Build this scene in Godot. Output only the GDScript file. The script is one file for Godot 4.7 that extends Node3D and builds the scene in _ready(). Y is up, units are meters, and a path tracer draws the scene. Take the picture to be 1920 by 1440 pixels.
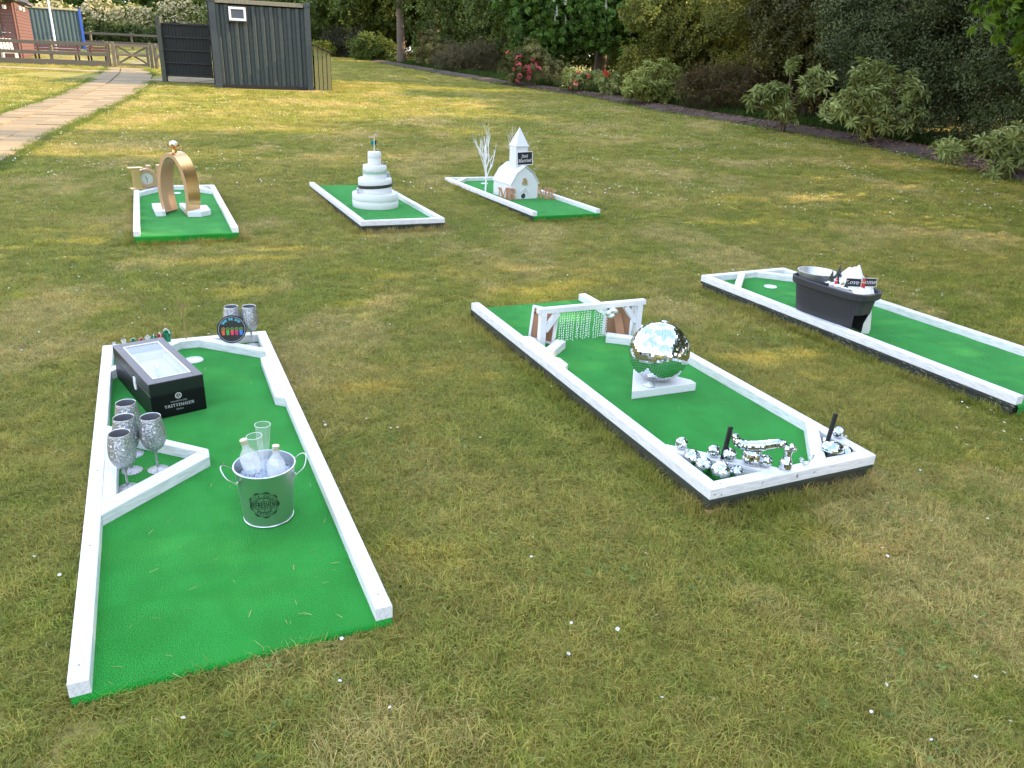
extends Node3D
# Mini golf lanes on a lawn beside a wood, late afternoon. Metres, y up; "f" below is the distance in front of the camera (-z).

const CAM_Y := 1.4745
const W := 0.8
var rng := RandomNumberGenerator.new()
var nz := FastNoiseLite.new()
var nz2 := FastNoiseLite.new()
var M := {}
var lane := {}
var used := {}

class MB:
	var v := PackedVector3Array()
	var n := PackedVector3Array()
	var u := PackedVector2Array()
	var c := PackedColorArray()
	var i := PackedInt32Array()
	var x := Transform3D()
	var col := Color.WHITE
	func vt(p: Vector3, nn: Vector3, uv := Vector2.ZERO) -> int:
		v.append(x * p); n.append((x.basis * nn).normalized()); u.append(uv); c.append(col)
		return v.size() - 1
	func fc(a: int, b: int, d: int) -> void:   # counter-clockwise seen from outside
		i.append(a); i.append(d); i.append(b)
	func tri(a: Vector3, b: Vector3, d: Vector3) -> void:
		var nn := (b - a).cross(d - a).normalized()
		fc(vt(a, nn, Vector2(a.x, a.z)), vt(b, nn, Vector2(b.x, b.z)), vt(d, nn, Vector2(d.x, d.z)))
	func quad(a: Vector3, b: Vector3, d: Vector3, e: Vector3) -> void:
		var nn := (d - a).cross(e - b).normalized()
		var k := vt(a, nn, Vector2(0, 0)); vt(b, nn, Vector2(1, 0)); vt(d, nn, Vector2(1, 1)); vt(e, nn, Vector2(0, 1))
		fc(k, k + 1, k + 2); fc(k, k + 2, k + 3)
	func prism(poly: PackedVector2Array, y0: float, y1: float, bev := 0.0) -> void:   # poly in plan: (x, -z)
		var p := poly.duplicate()
		var area := 0.0
		for k in p.size():
			area += p[k].cross(p[(k + 1) % p.size()])
		if area < 0: p.reverse()
		var q := PackedVector2Array()
		for k in p.size():
			var a := p[(k + p.size() - 1) % p.size()]
			var d1 := (p[k] - a).normalized()
			var d2 := (p[(k + 1) % p.size()] - p[k]).normalized()
			var n1 := Vector2(-d1.y, d1.x)
			var n2 := Vector2(-d2.y, d2.x)
			q.append(p[k] + (n1 + n2) / maxf(0.3, 1.0 + n1.dot(n2)) * bev)
		var rings := [[p, y0], [p, y1 - bev]]
		if bev > 0: rings = [[q, y0], [p, y0 + bev], [p, y1 - bev], [q, y1]]
		for r in rings.size() - 1:
			var lo: PackedVector2Array = rings[r][0]
			var hi: PackedVector2Array = rings[r + 1][0]
			for k in p.size():
				var m := (k + 1) % p.size()
				quad(Vector3(lo[k].x, rings[r][1], -lo[k].y), Vector3(lo[m].x, rings[r][1], -lo[m].y), Vector3(hi[m].x, rings[r + 1][1], -hi[m].y), Vector3(hi[k].x, rings[r + 1][1], -hi[k].y))
		var cap: PackedVector2Array = q if bev > 0 else p
		var t := Geometry2D.triangulate_polygon(cap)
		for k in range(0, t.size(), 3):
			var a := cap[t[k]]
			var b := cap[t[k + 1]]
			var d := cap[t[k + 2]]
			if (b - a).cross(d - a) < 0:
				var s := b
				b = d; d = s
			tri(Vector3(a.x, y1, -a.y), Vector3(b.x, y1, -b.y), Vector3(d.x, y1, -d.y))
			tri(Vector3(a.x, y0, -a.y), Vector3(d.x, y0, -d.y), Vector3(b.x, y0, -b.y))
	func box(at: Vector3, s: Vector3, bev := 0.0) -> void:
		prism(PackedVector2Array([Vector2(at.x - s.x / 2, -at.z - s.z / 2), Vector2(at.x + s.x / 2, -at.z - s.z / 2), Vector2(at.x + s.x / 2, -at.z + s.z / 2), Vector2(at.x - s.x / 2, -at.z + s.z / 2)]), at.y - s.y / 2, at.y + s.y / 2, bev)
	func bar(a: Vector3, b: Vector3, w: float, h: float, bev := 0.0, up := Vector3.UP) -> void:   # a squared bar from a to b
		var keep := x
		var d := (b - a)
		var z := d.normalized()
		var r := up.cross(z).normalized()
		var y := z.cross(r)
		x = keep * Transform3D(Basis(r, y, z), (a + b) / 2)
		box(Vector3.ZERO, Vector3(w, h, d.length()), bev)
		x = keep
	func tube(pts: Array, rad: Array, sides := 8, cap := true) -> void:
		var t0: Vector3 = (pts[1] - pts[0]).normalized()
		var r := t0.cross(Vector3.UP if absf(t0.y) < 0.9 else Vector3.RIGHT).normalized()
		var base := v.size()
		for k in pts.size():
			var t: Vector3 = (pts[mini(k + 1, pts.size() - 1)] - pts[maxi(k - 1, 0)]).normalized()
			r = (r - t * r.dot(t)).normalized()
			var s := t.cross(r)
			for j in sides:
				var a := TAU * j / sides
				var d := r * cos(a) + s * sin(a)
				vt(pts[k] + d * rad[k], d, Vector2(float(j) / sides * 2.0, k))
		for k in pts.size() - 1:
			for j in sides:
				var j2 := (j + 1) % sides
				var a := base + k * sides
				fc(a + j, a + j2, a + sides + j2); fc(a + j, a + sides + j2, a + sides + j)
		if cap:
			for e in [0, pts.size() - 1]:
				var d: Vector3 = (pts[0] - pts[1]).normalized() if e == 0 else (pts[e] - pts[e - 1]).normalized()
				var m := vt(pts[e], d)
				var ring := []
				for j in sides:
					ring.append(vt(pts[e] + (Vector3(x.affine_inverse() * v[base + e * sides + j]) - pts[e]), d))
				for j in sides:
					if e == 0: fc(m, ring[(j + 1) % sides], ring[j])
					else: fc(m, ring[j], ring[(j + 1) % sides])
	func lathe(p: Array, seg := 24, wob := 0.0) -> void:   # p: Vector2(radius, height), upwards on the outside
		var ln := 0.0
		for k in p.size() - 1:
			var t: Vector2 = p[k + 1] - p[k]
			if t.length() < 1e-6: continue
			var na := t.normalized()
			var nb := na
			if k > 0 and (p[k] - p[k - 1]).length() > 1e-6 and (p[k] - p[k - 1]).normalized().dot(t.normalized()) > 0.75:
				na = ((p[k] - p[k - 1]).normalized() + t.normalized()).normalized()
			if k < p.size() - 2 and (p[k + 2] - p[k + 1]).length() > 1e-6 and (p[k + 2] - p[k + 1]).normalized().dot(t.normalized()) > 0.75:
				nb = ((p[k + 2] - p[k + 1]).normalized() + t.normalized()).normalized()
			var base := v.size()
			for j in seg + 1:
				var a := TAU * j / seg
				var w := 1.0 + wob * (sin(a * 5.0 + 1.0) * 0.5 + sin(a * 11.0 + k) * 0.5)
				var d := Vector3(cos(a), 0, -sin(a))
				vt(d * p[k].x * w + Vector3(0, p[k].y, 0), d * na.y - Vector3(0, na.x, 0), Vector2(float(j) / seg, ln))
				vt(d * p[k + 1].x * w + Vector3(0, p[k + 1].y, 0), d * nb.y - Vector3(0, nb.x, 0), Vector2(float(j) / seg, ln + t.length()))
			for j in seg:
				var a := base + j * 2
				if p[k].x > 1e-6: fc(a, a + 2, a + 3)
				if p[k + 1].x > 1e-6 or p[k].x <= 1e-6: fc(a, a + 3, a + 1)
			ln += t.length()
	func ball(at: Vector3, r: Vector3, seg := 14) -> void:
		var keep := x
		x = keep * Transform3D(Basis.from_scale(r), at)
		var p := []
		for k in seg / 2 + 1:
			var a := -PI / 2 + PI * k / (seg / 2)
			p.append(Vector2(maxf(cos(a), 0.0), sin(a)))
		lathe(p, seg)
		x = keep
	func mesh() -> ArrayMesh:
		var a := []
		a.resize(Mesh.ARRAY_MAX)
		a[Mesh.ARRAY_VERTEX] = v; a[Mesh.ARRAY_NORMAL] = n; a[Mesh.ARRAY_TEX_UV] = u; a[Mesh.ARRAY_COLOR] = c; a[Mesh.ARRAY_INDEX] = i
		var m := ArrayMesh.new()
		m.add_surface_from_arrays(Mesh.PRIMITIVE_TRIANGLES, a)
		return m

# ---------------------------------------------------------------- naming and materials
func numbered(called: String) -> String:
	if not used.has(called):
		used[called] = 0
		return called
	used[called] += 1
	return "%s_%03d" % [called, used[called]]

func tag(o: Node3D, label: String, category: String, group := "", kind := "") -> Node3D:
	o.set_meta("label", label)
	o.set_meta("category", category)
	if group: o.set_meta("group", group)
	if kind: o.set_meta("kind", kind)
	return o

func thing(called: String, label: String, category: String, t := Transform3D(), group := "") -> Node3D:
	var o := Node3D.new()
	o.name = numbered(called)
	add_child(o)
	o.transform = t
	return tag(o, label, category, group)

func obj(called: String, mb, m: Material, parent: Node = null) -> MeshInstance3D:
	var o := MeshInstance3D.new()
	o.mesh = mb.mesh() if mb is MB else mb
	o.material_override = m
	if parent == null:
		o.name = numbered(called)
		add_child(o)
	else:
		o.name = called
		parent.add_child(o, true)
	return o

func single(called: String, mb, m: Material, label: String, category: String, t := Transform3D(), group := "", kind := "") -> MeshInstance3D:
	var o := obj(called, mb, m)
	o.transform = t
	tag(o, label, category, group, kind)
	return o

func structure(called: String, mb, m: Material, label := "", category := "") -> MeshInstance3D:
	var o := obj(called, mb, m)
	o.set_meta("kind", "structure")
	if label:
		o.set_meta("label", label)
		o.set_meta("category", category)
	return o

func lin(r: float, g: float, b: float) -> Color:
	return Color(r, g, b).linear_to_srgb()

func mat(r: float, g: float, b: float, rough := 0.8, metal := 0.0, spec := 0.5) -> StandardMaterial3D:
	var m := StandardMaterial3D.new()
	m.albedo_color = lin(r, g, b)
	m.roughness = rough
	m.metallic = metal
	m.metallic_specular = spec
	m.cull_mode = BaseMaterial3D.CULL_DISABLED
	return m

func noise_tex(lo: Color, hi: Color, freq: float, sd: int, size := 512, octaves := 4, mid := -1.0, wide := 0.12) -> NoiseTexture2D:
	var t := NoiseTexture2D.new()
	t.width = size; t.height = size
	t.seamless = true
	t.generate_mipmaps = false
	var fn := FastNoiseLite.new()
	fn.seed = sd
	fn.frequency = freq
	fn.fractal_octaves = octaves
	t.noise = fn
	var g := Gradient.new()
	g.set_color(0, lo.linear_to_srgb()); g.set_color(1, hi.linear_to_srgb())
	if mid > 0:
		g.set_offset(0, mid); g.set_offset(1, minf(mid + wide, 1.0))
	t.color_ramp = g
	return t

func bump_tex(freq: float, sd: int, strength := 4.0, size := 512, octaves := 3) -> NoiseTexture2D:
	var t := NoiseTexture2D.new()
	t.width = size; t.height = size
	t.seamless = true
	t.generate_mipmaps = false
	var fn := FastNoiseLite.new()
	fn.seed = sd
	fn.frequency = freq
	fn.fractal_octaves = octaves
	t.noise = fn
	t.as_normal_map = true
	t.bump_strength = strength
	return t

func tex_mat(lo: Color, hi: Color, freq: float, sd: int, scale: Vector3, rough := 0.8, octaves := 4, mid := -1.0) -> StandardMaterial3D:
	var m := mat(1, 1, 1, rough)
	m.albedo_texture = noise_tex(lo, hi, freq, sd, 512, octaves, mid)
	m.uv1_triplanar = true
	m.uv1_scale = scale
	return m

func tint_mat(rough: float, back := 0.0, spec := 0.35) -> StandardMaterial3D:   # colour comes with vertices and copies
	var m := mat(1, 1, 1, rough, 0.0, spec)
	m.vertex_color_use_as_albedo = true
	if back > 0:
		m.backlight_enabled = true
		m.backlight = Color(back, back, back)
	return m

func glass(alpha := 0.06) -> StandardMaterial3D:
	var m := mat(0.95, 0.97, 0.97, 0.03)
	m.albedo_color.a = alpha
	m.transparency = BaseMaterial3D.TRANSPARENCY_ALPHA
	return m

# ---------------------------------------------------------------- text
func text(mb: MB, s: String, h: float, depth: float, f: Callable, serif := false, bold := false, font_name := "") -> void:
	var tm := TextMesh.new()
	var sf := SystemFont.new()
	sf.font_names = PackedStringArray([font_name if font_name else ("Droid Serif" if serif else "Droid Sans")])
	sf.font_weight = 700 if bold else 400
	tm.font = sf
	tm.text = s
	tm.font_size = 64
	tm.pixel_size = h / 46.0
	tm.depth = depth
	tm.curve_step = 2.0
	tm.horizontal_alignment = HORIZONTAL_ALIGNMENT_CENTER
	tm.vertical_alignment = VERTICAL_ALIGNMENT_CENTER
	var a := tm.get_mesh_arrays()
	if a.is_empty() or a[Mesh.ARRAY_VERTEX] == null: return
	var vs: PackedVector3Array = a[Mesh.ARRAY_VERTEX]
	var ns: PackedVector3Array = a[Mesh.ARRAY_NORMAL]
	var base := mb.v.size()
	for k in vs.size():
		var p: Vector3 = f.call(vs[k])
		var q: Vector3 = f.call(vs[k] + ns[k] * 0.0005)
		mb.vt(p, (q - p))
	var ix = a[Mesh.ARRAY_INDEX]
	if ix == null: ix = PackedInt32Array(range(vs.size()))
	for k in ix:
		mb.i.append(base + k)

func word(s: String, h: float, depth: float, serif := false, bold := false, font_name := "") -> MB:
	var mb := MB.new()
	text(mb, s, h, depth, func(p): return p, serif, bold, font_name)
	return mb

func curve(pts: Array, steps := 8) -> Array:   # smooth line through points
	var o := []
	for k in pts.size() - 1:
		var p0: Vector3 = pts[maxi(k - 1, 0)]
		var p1: Vector3 = pts[k]
		var p2: Vector3 = pts[k + 1]
		var p3: Vector3 = pts[mini(k + 2, pts.size() - 1)]
		for j in steps:
			o.append(p1.cubic_interpolate(p2, p0, p3, float(j) / steps))
	o.append(pts[-1])
	return o

func same(r: float, n: int) -> Array:
	var a := []
	a.resize(n)
	a.fill(r)
	return a

# ---------------------------------------------------------------- the lie of the land
func gy(x: float, f: float) -> float:
	var s := f - 8.0
	var y := 0.0
	if s > 1.0: y = 0.029 * s
	elif s > -1.0: y = 0.029 * (s + 1.0) * (s + 1.0) / 4.0
	return minf(y, 2.4)

func on_ground(x: float, f: float, dy := 0.0, turn := 0.0) -> Transform3D:
	return Transform3D(Basis(Vector3.UP, turn), Vector3(x, gy(x, f) + dy, -f))

const EDGE := [[-14.0, 9.6], [5.0, 8.5], [12.2, 7.8], [15.4, 7.4], [17.5, 6.6], [20.0, 5.5], [22.7, 4.0], [28.0, 2.1], [33.3, -1.2], [41.5, -5.0], [53.0, -10.2], [64.0, -15.5], [120.0, -40.0]]
func edge_x(f: float) -> float:
	for k in EDGE.size() - 1:
		if f <= EDGE[k + 1][0]:
			return lerpf(EDGE[k][1], EDGE[k + 1][1], clampf((f - EDGE[k][0]) / (EDGE[k + 1][0] - EDGE[k][0]), 0, 1))
	return -40.0

const PATH := [[-6.0, -9.6, 1.4], [2.0, -7.1, 1.4], [7.0, -6.35, 1.4], [13.0, -8.4, 1.4], [19.0, -10.2, 1.5], [24.0, -12.0, 1.65], [28.5, -13.9, 1.6], [32.4, -15.8, 1.25]]
func path_at(f: float) -> Vector2:   # centre, width
	for k in PATH.size() - 1:
		if f <= PATH[k + 1][0]:
			var t := clampf((f - PATH[k][0]) / (PATH[k + 1][0] - PATH[k][0]), 0, 1)
			return Vector2(lerpf(PATH[k][1], PATH[k + 1][1], t), lerpf(PATH[k][2], PATH[k + 1][2], t))
	return Vector2(PATH[-1][1], PATH[-1][2])

func blocked(x: float, f: float) -> bool:
	for k in lane:
		var q: Vector2 = Vector2(x, f) - lane[k].o
		var uu: float = q.x * cos(lane[k].a) + q.y * sin(lane[k].a)
		var vv: float = -q.x * sin(lane[k].a) + q.y * cos(lane[k].a)
		if uu > 0.0 and uu < W and vv > -0.01 and vv < lane[k].l + 0.005: return true
	if f > -6.0 and f < 33.0:
		var p := path_at(f)
		if absf(x - p.x) < p.y / 2 - 0.03: return true
	if f > 25.1 and f < 29.0 and x > -16.5 and x < -8.7 and f < 29.0 and f > 25.3 - (x + 9.0) * 0.25 * 0.0: return f < 28.2
	if f > 24.0 and f < 25.6 and x > -9.3 and x < -6.4: return true
	if f > 28.6 and f < 29.6 and x < -13.6: return true
	return false

# base colour of the turf: greener, drier and mossier patches
func turf(x: float, f: float) -> Color:
	var a := nz.get_noise_2d(x * 0.8, f * 0.8) * 0.42 + nz.get_noise_2d(x * 3.1 + 40, f * 3.1) * 0.38 + nz.get_noise_2d(x * 11.0 + 9, f * 11.0) * 0.3
	var b := nz2.get_noise_2d(x * 1.9, f * 1.1)
	var g := Color(0.360, 0.368, 0.078)
	var o := Color(0.500, 0.428, 0.125)
	var s := Color(0.660, 0.520, 0.235)
	var c := g.lerp(o, clampf(0.55 + a * 1.9, 0, 1))
	return c.lerp(s, clampf((b + a * 0.7 - 0.14) * 2.2, 0, 0.7))

# ---------------------------------------------------------------- main
func _ready() -> void:
	rng.seed = 77
	nz.seed = 5; nz.frequency = 0.5; nz.fractal_octaves = 3
	nz2.seed = 9; nz2.frequency = 0.35; nz2.fractal_octaves = 3
	var cam := Camera3D.new()
	cam.name = "camera"
	add_child(cam)
	cam.fov = 53.387
	cam.near = 0.05
	cam.far = 600.0
	cam.transform = Transform3D(Basis.from_euler(Vector3(deg_to_rad(-22.633), 0, deg_to_rad(2.686))), Vector3(0, CAM_Y, 0))
	cam.current = true
	var we := WorldEnvironment.new()
	we.name = "daylight"
	var env := Environment.new()
	env.background_mode = Environment.BG_SKY
	env.tonemap_mode = Environment.TONE_MAPPER_LINEAR
	env.tonemap_exposure = 3.7
	env.sdfgi_enabled = true
	env.ssao_enabled = true
	env.ssil_enabled = true
	var sky := Sky.new()
	var sm := ProceduralSkyMaterial.new()
	sm.sky_top_color = lin(0.24, 0.37, 0.60)
	sm.sky_horizon_color = lin(0.82, 0.82, 0.80)
	sm.sky_curve = 0.14
	sm.ground_bottom_color = lin(0.10, 0.11, 0.05)
	sm.ground_horizon_color = lin(0.30, 0.32, 0.28)
	sm.sun_angle_max = 4.0
	sm.sky_cover = clouds()
	sm.sky_cover_modulate = Color(1.0, 0.95, 0.88)
	sky.sky_material = sm
	env.sky = sky
	we.environment = env
	add_child(we)
	var sun := DirectionalLight3D.new()
	sun.name = "sun"
	sun.light_energy = 1.2
	sun.light_color = Color(1.0, 0.87, 0.66)
	sun.light_angular_distance = 0.5
	sun.shadow_enabled = true
	add_child(sun)
	sun.look_at_from_position(Vector3(20.0, 10.2, -4.2), Vector3.ZERO)
	materials()
	lane = {
		"A": {"o": Vector2(-1.028, 1.386), "a": 0.4433, "l": 2.485, "t": 0.067, "c": 0.025},
		"B": {"o": Vector2(0.722, 2.364), "a": 0.4332, "l": 2.369, "t": 0.120, "c": 0.078},
		"D": {"o": Vector2(-3.081, 6.044), "a": 0.4410, "l": 2.396, "t": 0.120, "c": 0.078},
		"E": {"o": Vector2(-1.427, 6.883), "a": 0.4448, "l": 2.413, "t": 0.120, "c": 0.078},
		"F": {"o": Vector2(0.130, 7.783), "a": 0.4692, "l": 2.448, "t": 0.120, "c": 0.078},
		"C": {"o": Vector2(2.414, 3.383), "a": 0.4689, "l": 2.360, "t": 0.120, "c": 0.078},
	}
	land()
	paving()
	compound()
	woods()
	lanes()
	drinks_lane_things()
	mirror_lane_things()
	tub_lane_things()
	ring_lane_things()
	cake_lane_things()
	church_lane_things()
	lawn()

func clouds() -> ImageTexture:
	var w := 768
	var h := 384
	var im := Image.create(w, h, false, Image.FORMAT_RGBA8)
	var fn := FastNoiseLite.new()
	fn.seed = 21; fn.frequency = 1.15; fn.fractal_octaves = 5
	for y in h:
		var el := PI / 2 - PI * (y + 0.5) / h
		for x in w:
			var az := TAU * (x + 0.5) / w
			var d := Vector3(cos(az) * cos(el), sin(el), sin(az) * cos(el))
			if d.y < 0.0:
				im.set_pixel(x, y, Color(0, 0, 0, 0)); continue
			var q := d / (d.y + 0.35) * 1.3
			var k := smoothstep(-0.12, 0.32, fn.get_noise_3d(q.x, q.y, q.z))
			im.set_pixel(x, y, Color(1, 1, 1, k * 0.85))
	return ImageTexture.create_from_image(im)

func materials() -> void:
	var p := tex_mat(Color(0.75, 0.75, 0.755), Color(0.83, 0.83, 0.84), 0.02, 3, Vector3(1.3, 1.3, 1.3), 0.55)
	p.normal_enabled = true
	p.normal_texture = bump_tex(0.05, 8, 1.5)
	p.normal_scale = 0.25
	p.uv1_scale = Vector3(3, 3, 3)
	p.albedo_texture = noise_tex(Color(0.63, 0.63, 0.635), Color(0.77, 0.77, 0.78), 0.03, 3, 512, 4, 0.2, 0.4)
	p.uv1_scale = Vector3(0.7, 6, 6)
	p.detail_enabled = true
	p.detail_albedo = noise_tex(Color(0.42, 0.38, 0.30), Color(0.60, 0.58, 0.53), 0.05, 16)
	p.detail_mask = noise_tex(Color.BLACK, Color(0.55, 0.55, 0.55), 0.02, 17, 512, 5, 0.76, 0.14)
	M.white = p
	M.white2 = tex_mat(Color(0.64, 0.64, 0.655), Color(0.75, 0.75, 0.76), 0.03, 12, Vector3(4, 4, 4), 0.6)
	var c := mat(0.010, 0.275, 0.040, 0.95, 0.0, 0.2)
	c.albedo_color = Color.WHITE
	c.albedo_texture = noise_tex(Color(0.005, 0.105, 0.009), Color(0.038, 0.40, 0.056), 0.2, 4, 1024, 2, 0.3, 0.4)
	c.uv1_triplanar = true
	c.uv1_scale = Vector3(1.4, 1.4, 1.4)
	c.normal_enabled = true
	c.normal_texture = bump_tex(0.2, 6, 10.0, 1024, 2)
	c.normal_scale = 0.3
	c.rim_enabled = true
	c.rim = 0.2
	c.rim_tint = 1.0
	c.detail_enabled = true
	c.detail_blend_mode = BaseMaterial3D.BLEND_MODE_MUL
	c.detail_albedo = noise_tex(Color(0.78, 0.84, 0.74), Color(1, 1, 1), 0.006, 14, 512, 4, 0.25, 0.5)
	c.detail_uv_layer = BaseMaterial3D.DETAIL_UV_1
	M.carpet = c
	M.base = tex_mat(Color(0.030, 0.028, 0.018), Color(0.095, 0.085, 0.055), 0.02, 5, Vector3(3, 3, 3), 0.8)
	M.base_worn = tex_mat(Color(0.030, 0.036, 0.028), Color(0.22, 0.24, 0.22), 0.02, 15, Vector3(2, 9, 2), 0.8, 4, 0.66)
	M.ply = tex_mat(Color(0.015, 0.030, 0.018), Color(0.05, 0.06, 0.04), 0.05, 25, Vector3(5, 5, 5), 0.8)
	M.bare = tex_mat(Color(0.42, 0.20, 0.10), Color(0.60, 0.34, 0.18), 0.03, 7, Vector3(6, 6, 6), 0.8)
	M.black = mat(0.010, 0.010, 0.012, 0.35)
	M.black_matt = mat(0.012, 0.012, 0.012, 0.75)
	M.box_lid = tex_mat(Color(0.085, 0.075, 0.080), Color(0.11, 0.098, 0.104), 0.1, 31, Vector3(8, 8, 8), 0.4)
	M.lining = mat(0.55, 0.47, 0.45, 0.7)
	M.print = mat(0.75, 0.75, 0.75, 0.5)
	M.mirror = mat(0.76, 0.78, 0.79, 0.03, 1.0)
	M.grey_core = mat(0.30, 0.32, 0.33, 0.5, 0.4)
	M.steel = mat(0.62, 0.64, 0.64, 0.3, 0.9)
	M.steel_soft = mat(0.66, 0.67, 0.68, 0.35, 1.0)
	M.glass = glass(0.05)
	M.plastic = glass(0.16)
	M.ink = mat(0.004, 0.012, 0.008, 0.6)
	var cu := mat(0.66, 0.41, 0.17, 0.24, 0.85)
	M.copper = cu
	M.copper_matt = mat(0.56, 0.36, 0.21, 0.36, 0.45)
	M.gold = mat(0.60, 0.42, 0.18, 0.32, 0.6)
	M.rose = mat(0.50, 0.25, 0.14, 0.3, 0.5)
	M.mdf = tex_mat(Color(0.27, 0.135, 0.07), Color(0.34, 0.18, 0.10), 0.08, 41, Vector3(5, 5, 5), 0.85)
	M.green_plastic = mat(0.0, 0.16, 0.06, 0.12)
	M.red_plastic = mat(0.42, 0.02, 0.012, 0.12)
	M.ice = mat(0.72, 0.80, 0.90, 0.12)
	var gl := mat(0.78, 0.78, 0.80, 0.28, 0.85)
	gl.albedo_texture = speckle(21, false)
	gl.normal_enabled = true
	gl.normal_texture = speckle(22, true)
	gl.normal_scale = 1.0
	gl.uv1_triplanar = true
	gl.uv1_scale = Vector3(4.2, 4.2, 4.2)
	M.glitter = gl
	M.chalk = mat(0.7, 0.7, 0.7, 0.9)
	M.plaster = tex_mat(Color(0.64, 0.64, 0.62), Color(0.76, 0.76, 0.745), 0.03, 51, Vector3(5, 5, 5), 0.8)
	M.plaster.normal_enabled = true
	M.plaster.normal_texture = bump_tex(0.04, 52, 6.0)
	M.tub = mat(0.030, 0.031, 0.036, 0.6)
	M.leaf = tint_mat(0.5, 0.7, 0.4)
	M.gloss_leaf = tint_mat(0.42, 0.5, 0.3)
	M.bark = tex_mat(Color(0.055, 0.040, 0.028), Color(0.20, 0.15, 0.105), 0.03, 61, Vector3(1.5, 0.5, 1.5), 0.9, 5)
	M.petal = tint_mat(0.6, 0.5)
	M.grass = tint_mat(0.55, 1.0, 0.3)
	M.screw = mat(0.30, 0.29, 0.27, 0.5, 0.5)
	M.stem = mat(0.11, 0.075, 0.05, 0.9)

func speckle(sd: int, bent: bool) -> ImageTexture:   # glitter flakes
	var r := RandomNumberGenerator.new()
	r.seed = sd
	var im := Image.create(256, 256, false, Image.FORMAT_RGB8)
	for y in 128:
		for x in 128:
			var c := Color(0.5 + r.randf_range(-0.42, 0.42), 0.5 + r.randf_range(-0.42, 0.42), 0.92) if bent else Color.WHITE * r.randf_range(0.55, 1.0)
			c.a = 1.0
			for k in 4:
				im.set_pixel(x * 2 + k % 2, y * 2 + k / 2, c)
	return ImageTexture.create_from_image(im)

# ---------------------------------------------------------------- ground, paving, lawn
func land() -> void:
	var xs := []
	var fs := []
	var x := -110.0
	while x <= 90.0:
		xs.append(x)
		x += 0.5 if x > -17.0 and x < 10.0 else (1.5 if x > -40.0 and x < 30.0 else 10.0)
	var f := -70.0
	while f <= 170.0:
		fs.append(f)
		f += 0.5 if f > 0.0 and f < 34.0 else (1.5 if f >= 34.0 and f < 62.0 else 8.0)
	var mb := MB.new()
	for b in fs:
		for a in xs:
			mb.col = turf(a, b) * 0.62
			mb.col.a = 1.0
			mb.vt(Vector3(a, gy(a, b), -b), Vector3(0, 1, 0), Vector2(a, b) / 3.0)
	var w := xs.size()
	for k in fs.size() - 1:
		for j in w - 1:
			var q := k * w + j
			mb.fc(q, q + 1, q + w + 1); mb.fc(q, q + w + 1, q + w)
	var m := tint_mat(0.95)
	m.albedo_texture = noise_tex(Color(0.52, 0.5, 0.42), Color(1.25, 1.2, 1.0), 0.09, 71, 1024, 5)
	m.heightmap_enabled = true
	m.heightmap_texture = noise_tex(Color.BLACK, Color.WHITE, 0.12, 72, 1024, 4)
	m.heightmap_scale = 2.0
	structure("ground", mb, m)
	# bed of bark mulch along the trees
	var bed := MB.new()
	var ff := -10.0
	var row := []
	while ff < 56.0:
		row.append(ff)
		ff += 0.25
	for k in row.size():
		var e := edge_x(row[k]) + 0.12 * sin(row[k] * 2.3) + 0.08 * sin(row[k] * 5.9)
		for j in 7:
			var xx := e + j * 0.2 + (0.1 * sin(row[k] * 3.1 + 2.0) if j == 6 else 0.0)
			bed.vt(Vector3(xx, gy(xx, row[k]) + 0.012 + (0.09 * sin(PI * j / 8.0)) + nz.get_noise_2d(xx * 9, row[k] * 9) * 0.012, -row[k]), Vector3.UP, Vector2(xx, row[k]))
	for k in row.size() - 1:
		for j in 6:
			var q := k * 7 + j
			bed.fc(q, q + 1, q + 8); bed.fc(q, q + 8, q + 7)
	var bm := mat(1, 1, 1, 0.95)
	bm.albedo_texture = noise_tex(Color(0.030, 0.018, 0.014), Color(0.15, 0.090, 0.070), 0.14, 73, 1024, 4)
	structure("mulch_bed", bed, bm)
	# loose bark chips
	var chip := MB.new()
	chip.box(Vector3.ZERO, Vector3(0.06, 0.012, 0.022))
	var tr := []
	var cl := []
	for k in 5200:
		var f2 := rng.randf_range(8.0, 34.0)
		var x2 := edge_x(f2) + rng.randf_range(-0.08, 1.25)
		tr.append(Transform3D(Basis.from_euler(Vector3(rng.randf_range(-0.5, 0.5), rng.randf() * TAU, rng.randf_range(-0.5, 0.5))).scaled(Vector3.ONE * rng.randf_range(0.5, 1.3)), Vector3(x2, gy(x2, f2) + 0.02 + 0.09 * sin(PI * clampf((x2 - edge_x(f2)) / 1.6, 0.0, 0.75)), -f2)))
		cl.append(Color(0.09, 0.055, 0.042).lerp(Color(0.28, 0.18, 0.14), rng.randf() * rng.randf()))
	copies("bark_chips", chip.mesh(), tr, cl, tint_mat(0.9), "loose purple brown bark chips on the bed beside the lawn", "mulch")
	# tarmac yard and the far mown field
	var yard := MB.new()
	yard.quad(Vector3(-60, gy(0, 35.5) + 0.012, -35.5), Vector3(-13.2, gy(0, 35.5) + 0.012, -35.5), Vector3(-13.2, gy(0, 52) + 0.012, -52), Vector3(-60, gy(0, 52) + 0.012, -52))
	structure("yard", yard, tex_mat(Color(0.20, 0.19, 0.18), Color(0.30, 0.28, 0.27), 0.05, 74, Vector3(1, 1, 1), 0.9))

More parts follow.
